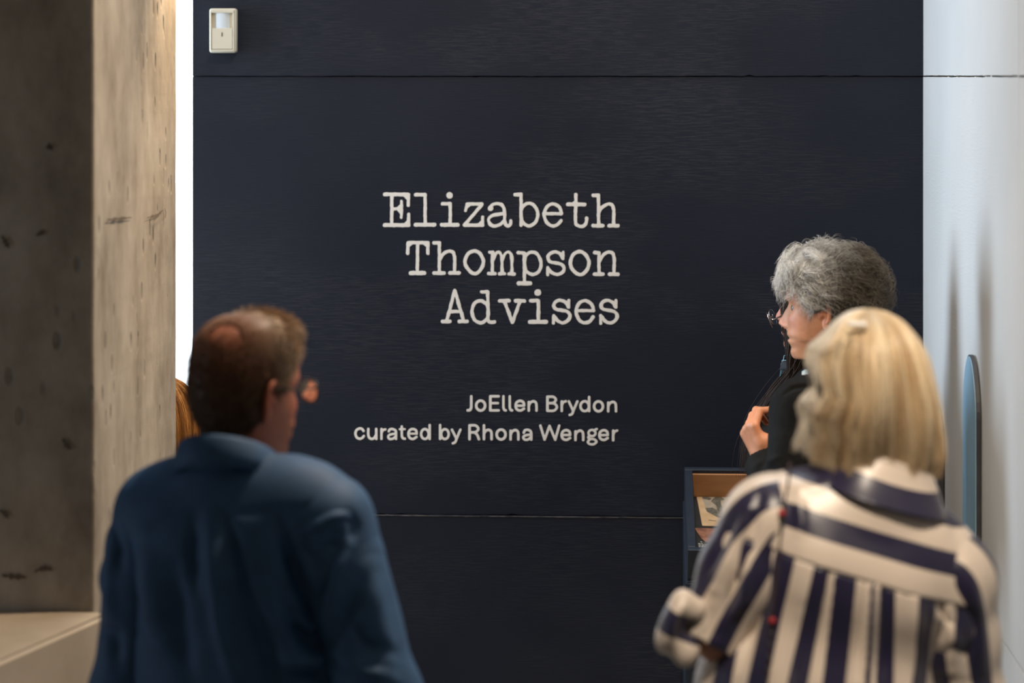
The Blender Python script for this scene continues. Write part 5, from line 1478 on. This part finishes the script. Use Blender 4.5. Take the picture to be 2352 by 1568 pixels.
lo_ = [(-CW - .004, yb, 0), (CW, yb, 0), (CW, yf, 0), (-CW - .004, yf, 0)]; hi_c = [(-CW - .004, yb, zb_ - .002), (CW, yb, zb_ - .002), (CW, yf, zf_ - .006), (-CW - .004, yf, zf_ - .006)]
a = [bm.verts.new(p) for p in lo_]; b_ = [bm.verts.new(p) for p in hi_c]
bm.faces.new(a[::-1]); bm.faces.new(b_)
for i in range(4): bm.faces.new((a[i], a[(i + 1) % 4], b_[(i + 1) % 4], b_[i]))
bmesh.ops.bevel(bm, geom=list(bm.edges), offset=.003, segments=2, affect='EDGES')
bm_obj('plinth', bm, M_case, case)

# papers lying in the case: printed sheets with their flat print as thin inked shapes
M_paper = noise_mat('yellowed_newsprint', (.50, .34, .19), (.60, .43, .26), (1, 1, 1), .8, 0, 30)
M_ink = noise_mat('grey_halftone_ink', (.07, .065, .055), (.16, .145, .115), (1, 1, 1), .8, 0, 90)
M_ink2 = noise_mat('pale_halftone', (.30, .26, .20), (.42, .36, .28), (1, 1, 1), .8, 0, 60)
M_brown = noise_mat('brown_photo_print', (.10, .035, .022), (.42, .20, .13), (1, 1, 1), .5, 0, 45)
M_wtext = flat_mat('white_print', (.6, .6, .58), .7)
wf = -dpth + .0075
def on_floor(px, py, lift=0.0):
    """photo pixel -> (u, v) on the case floor"""
    o = np.array([0, 0, HCAM]); d = np.array(P(px, py, 6.0)) - o
    n = np.array([0, -math.sin(SL), math.cos(SL)]); p0 = np.array(case.location) + np.array(slope(0, 0, wf + lift))
    t = ((p0 - o) @ n) / (d @ n); q = o + d * t - p0
    return q[0] + (p0[0] - case.location[0]), max(.0245, float(q @ np.array([0, -math.cos(SL), -math.sin(SL)])))
def sheet(name, poly, w0, th, mat, parent, loc=True):
    bm = bmesh.new(); n = len(poly)
    top = [bm.verts.new(slope(u, v, w0 + th)) for u, v in poly]; bot = [bm.verts.new(slope(u, v, w0)) for u, v in poly]
    bm.faces.new(top); bm.faces.new(bot[::-1])
    for i in range(n): bm.faces.new((top[i], bot[i], bot[(i + 1) % n], top[(i + 1) % n]))
    bmesh.ops.recalc_face_normals(bm, faces=bm.faces)
    off = Vector(case.location) if loc else Vector((0, 0, 0))
    for v in bm.verts: v.co += off
    return bm_obj(name, bm, mat, parent)
def fl_poly(pts): return [on_floor(*p) for p in pts]
np_ = sheet('newspaper_clipping', fl_poly([(1600, 1133), (1720, 1133), (1722, 1211), (1613, 1208)]), wf + .0005, .0012, M_paper, None)
tag(np_, 'yellowed newspaper page with a picture of a figure under an umbrella', 'newspaper')
wi_ = wf + .0018
sheet('printed_picture', fl_poly([(1611, 1140), (1712, 1137), (1714, 1194), (1655, 1190), (1623, 1172)]), wi_, .0002, M_ink2, np_)
sheet('dark_figure', fl_poly([(1633, 1152), (1642, 1143), (1651, 1140), (1658, 1143), (1664, 1149), (1655, 1151), (1656, 1160), (1660, 1166), (1661, 1175), (1664, 1186), (1650, 1182), (1647, 1172), (1645, 1162), (1641, 1159)]), wi_ + .0003, .0002, M_ink, np_)
sheet('dark_ground', fl_poly([(1620, 1168), (1636, 1167), (1646, 1172), (1650, 1183), (1665, 1188), (1664, 1192), (1650, 1190), (1624, 1176)]), wi_ + .0003, .0002, M_ink, np_)
sheet('dark_sky', fl_poly([(1612, 1141), (1626, 1140), (1634, 1146), (1630, 1150), (1615, 1147)]), wi_ + .0003, .0002, M_ink, np_)
sheet('caption_lines', fl_poly([(1627, 1195), (1645, 1197), (1645, 1198), (1627, 1196)]), wi_ + .0003, .0002, M_ink, np_)
bp2 = sheet('photograph', fl_poly([(1595, 1213), (1690, 1216), (1692, 1248), (1622, 1246), (1610, 1236)]), wf + .0005, .001, M_brown, None)
tag(bp2, 'small reddish brown photograph below the newspaper in the case', 'photograph')
cc = sheet('caption_card', fl_poly([(1597, 1242), (1609, 1242), (1620, 1249), (1700, 1252), (1702, 1272), (1600, 1271)]), wf + .0005, .001, M_blackb, None)
tag(cc, 'black caption card with white print at the front of the case', 'caption card')
rr = random.Random(3)
for i, y in enumerate((1244.5, 1248.5, 1252, 1255.5, 1259, 1262.5)):
    x = 1603 + i * .6 + (6 if i == 0 else 0)
    while x < 1690:
        w_ = rr.uniform(2.5, 7)
        if not (i < 2 and x > 1612): sheet('print_line', fl_poly([(x, y), (x + w_, y + .2), (x + w_, y + 1.5), (x, y + 1.3)]), wf + .0017, .0002, M_wtext, cc)
        x += w_ + 1.6

# ------------------------------------------------------------------ arch-topped painted panels on the side wall
M_sky = noise_mat('pale_blue_paint', (.30, .50, .66), (.36, .56, .72), (1, 1, 1), .45, .03, 6)
M_edge = noise_mat('dark_panel_edge', (.02, .022, .03), (.035, .037, .045), (1, 1, 1), .5, 0, 20)  # panel sides dark: shade of the near edge put into the colour
M_deep = noise_mat('deep_blue_paint', (.012, .02, .04), (.03, .06, .10), (1, 1, 1), .4, .03, 6)
def arch(name, y0, y1, z0, zs, zp, th, off, face, label):
    e = empty(name, (XR, (y0 + y1) / 2, z0)); tag(e, label, 'artwork', 'arched panels on the white wall')
    ym = (y0 + y1) / 2; n = 18
    out = [(y0 - ym, 0), (y1 - ym, 0)] + [((y1 - y0) / 2 * math.cos(t), zs - z0 + (zp - zs) * math.sin(t) ** 1.25) for t in np.linspace(0, math.pi, n)]
    def prism(nm, poly, xa, xb, mat):
        bm = bmesh.new(); A = [bm.verts.new((xa, y, z)) for y, z in poly]; B = [bm.verts.new((xb, y, z)) for y, z in poly]
        bm.faces.new(A); bm.faces.new(B[::-1]); m = len(poly)
        for i in range(m): bm.faces.new((A[i], B[i], B[(i + 1) % m], A[(i + 1) % m]))
        bmesh.ops.recalc_face_normals(bm, faces=bm.faces); return bm_obj(nm, bm, mat, e)
    prism('board', out, -off - th, -off, M_edge)
    ins = [(y * .985, (z - .003) if z > .01 else z + .003) for y, z in out]
    prism('painted_face', ins, -off - th - .001, -off - th + .0005, face)
    for z in (.08, zs - z0 - .06): box('batten', (-off, -.05, z - .015), (0, .05, z + .015), M_edge, e)
arch('arched_panel', y_for(2256, XR), y_for(2225, XR), .93, 1.345, 1.475, .009, .004, M_sky, 'pale blue arch-topped painted panel on the white wall')
arch('arched_panel', y_for(2171, XR), y_for(2142, XR), .85, 1.20, 1.275, .009, .004, M_deep, 'dark arch-topped painted panel farther along the white wall')
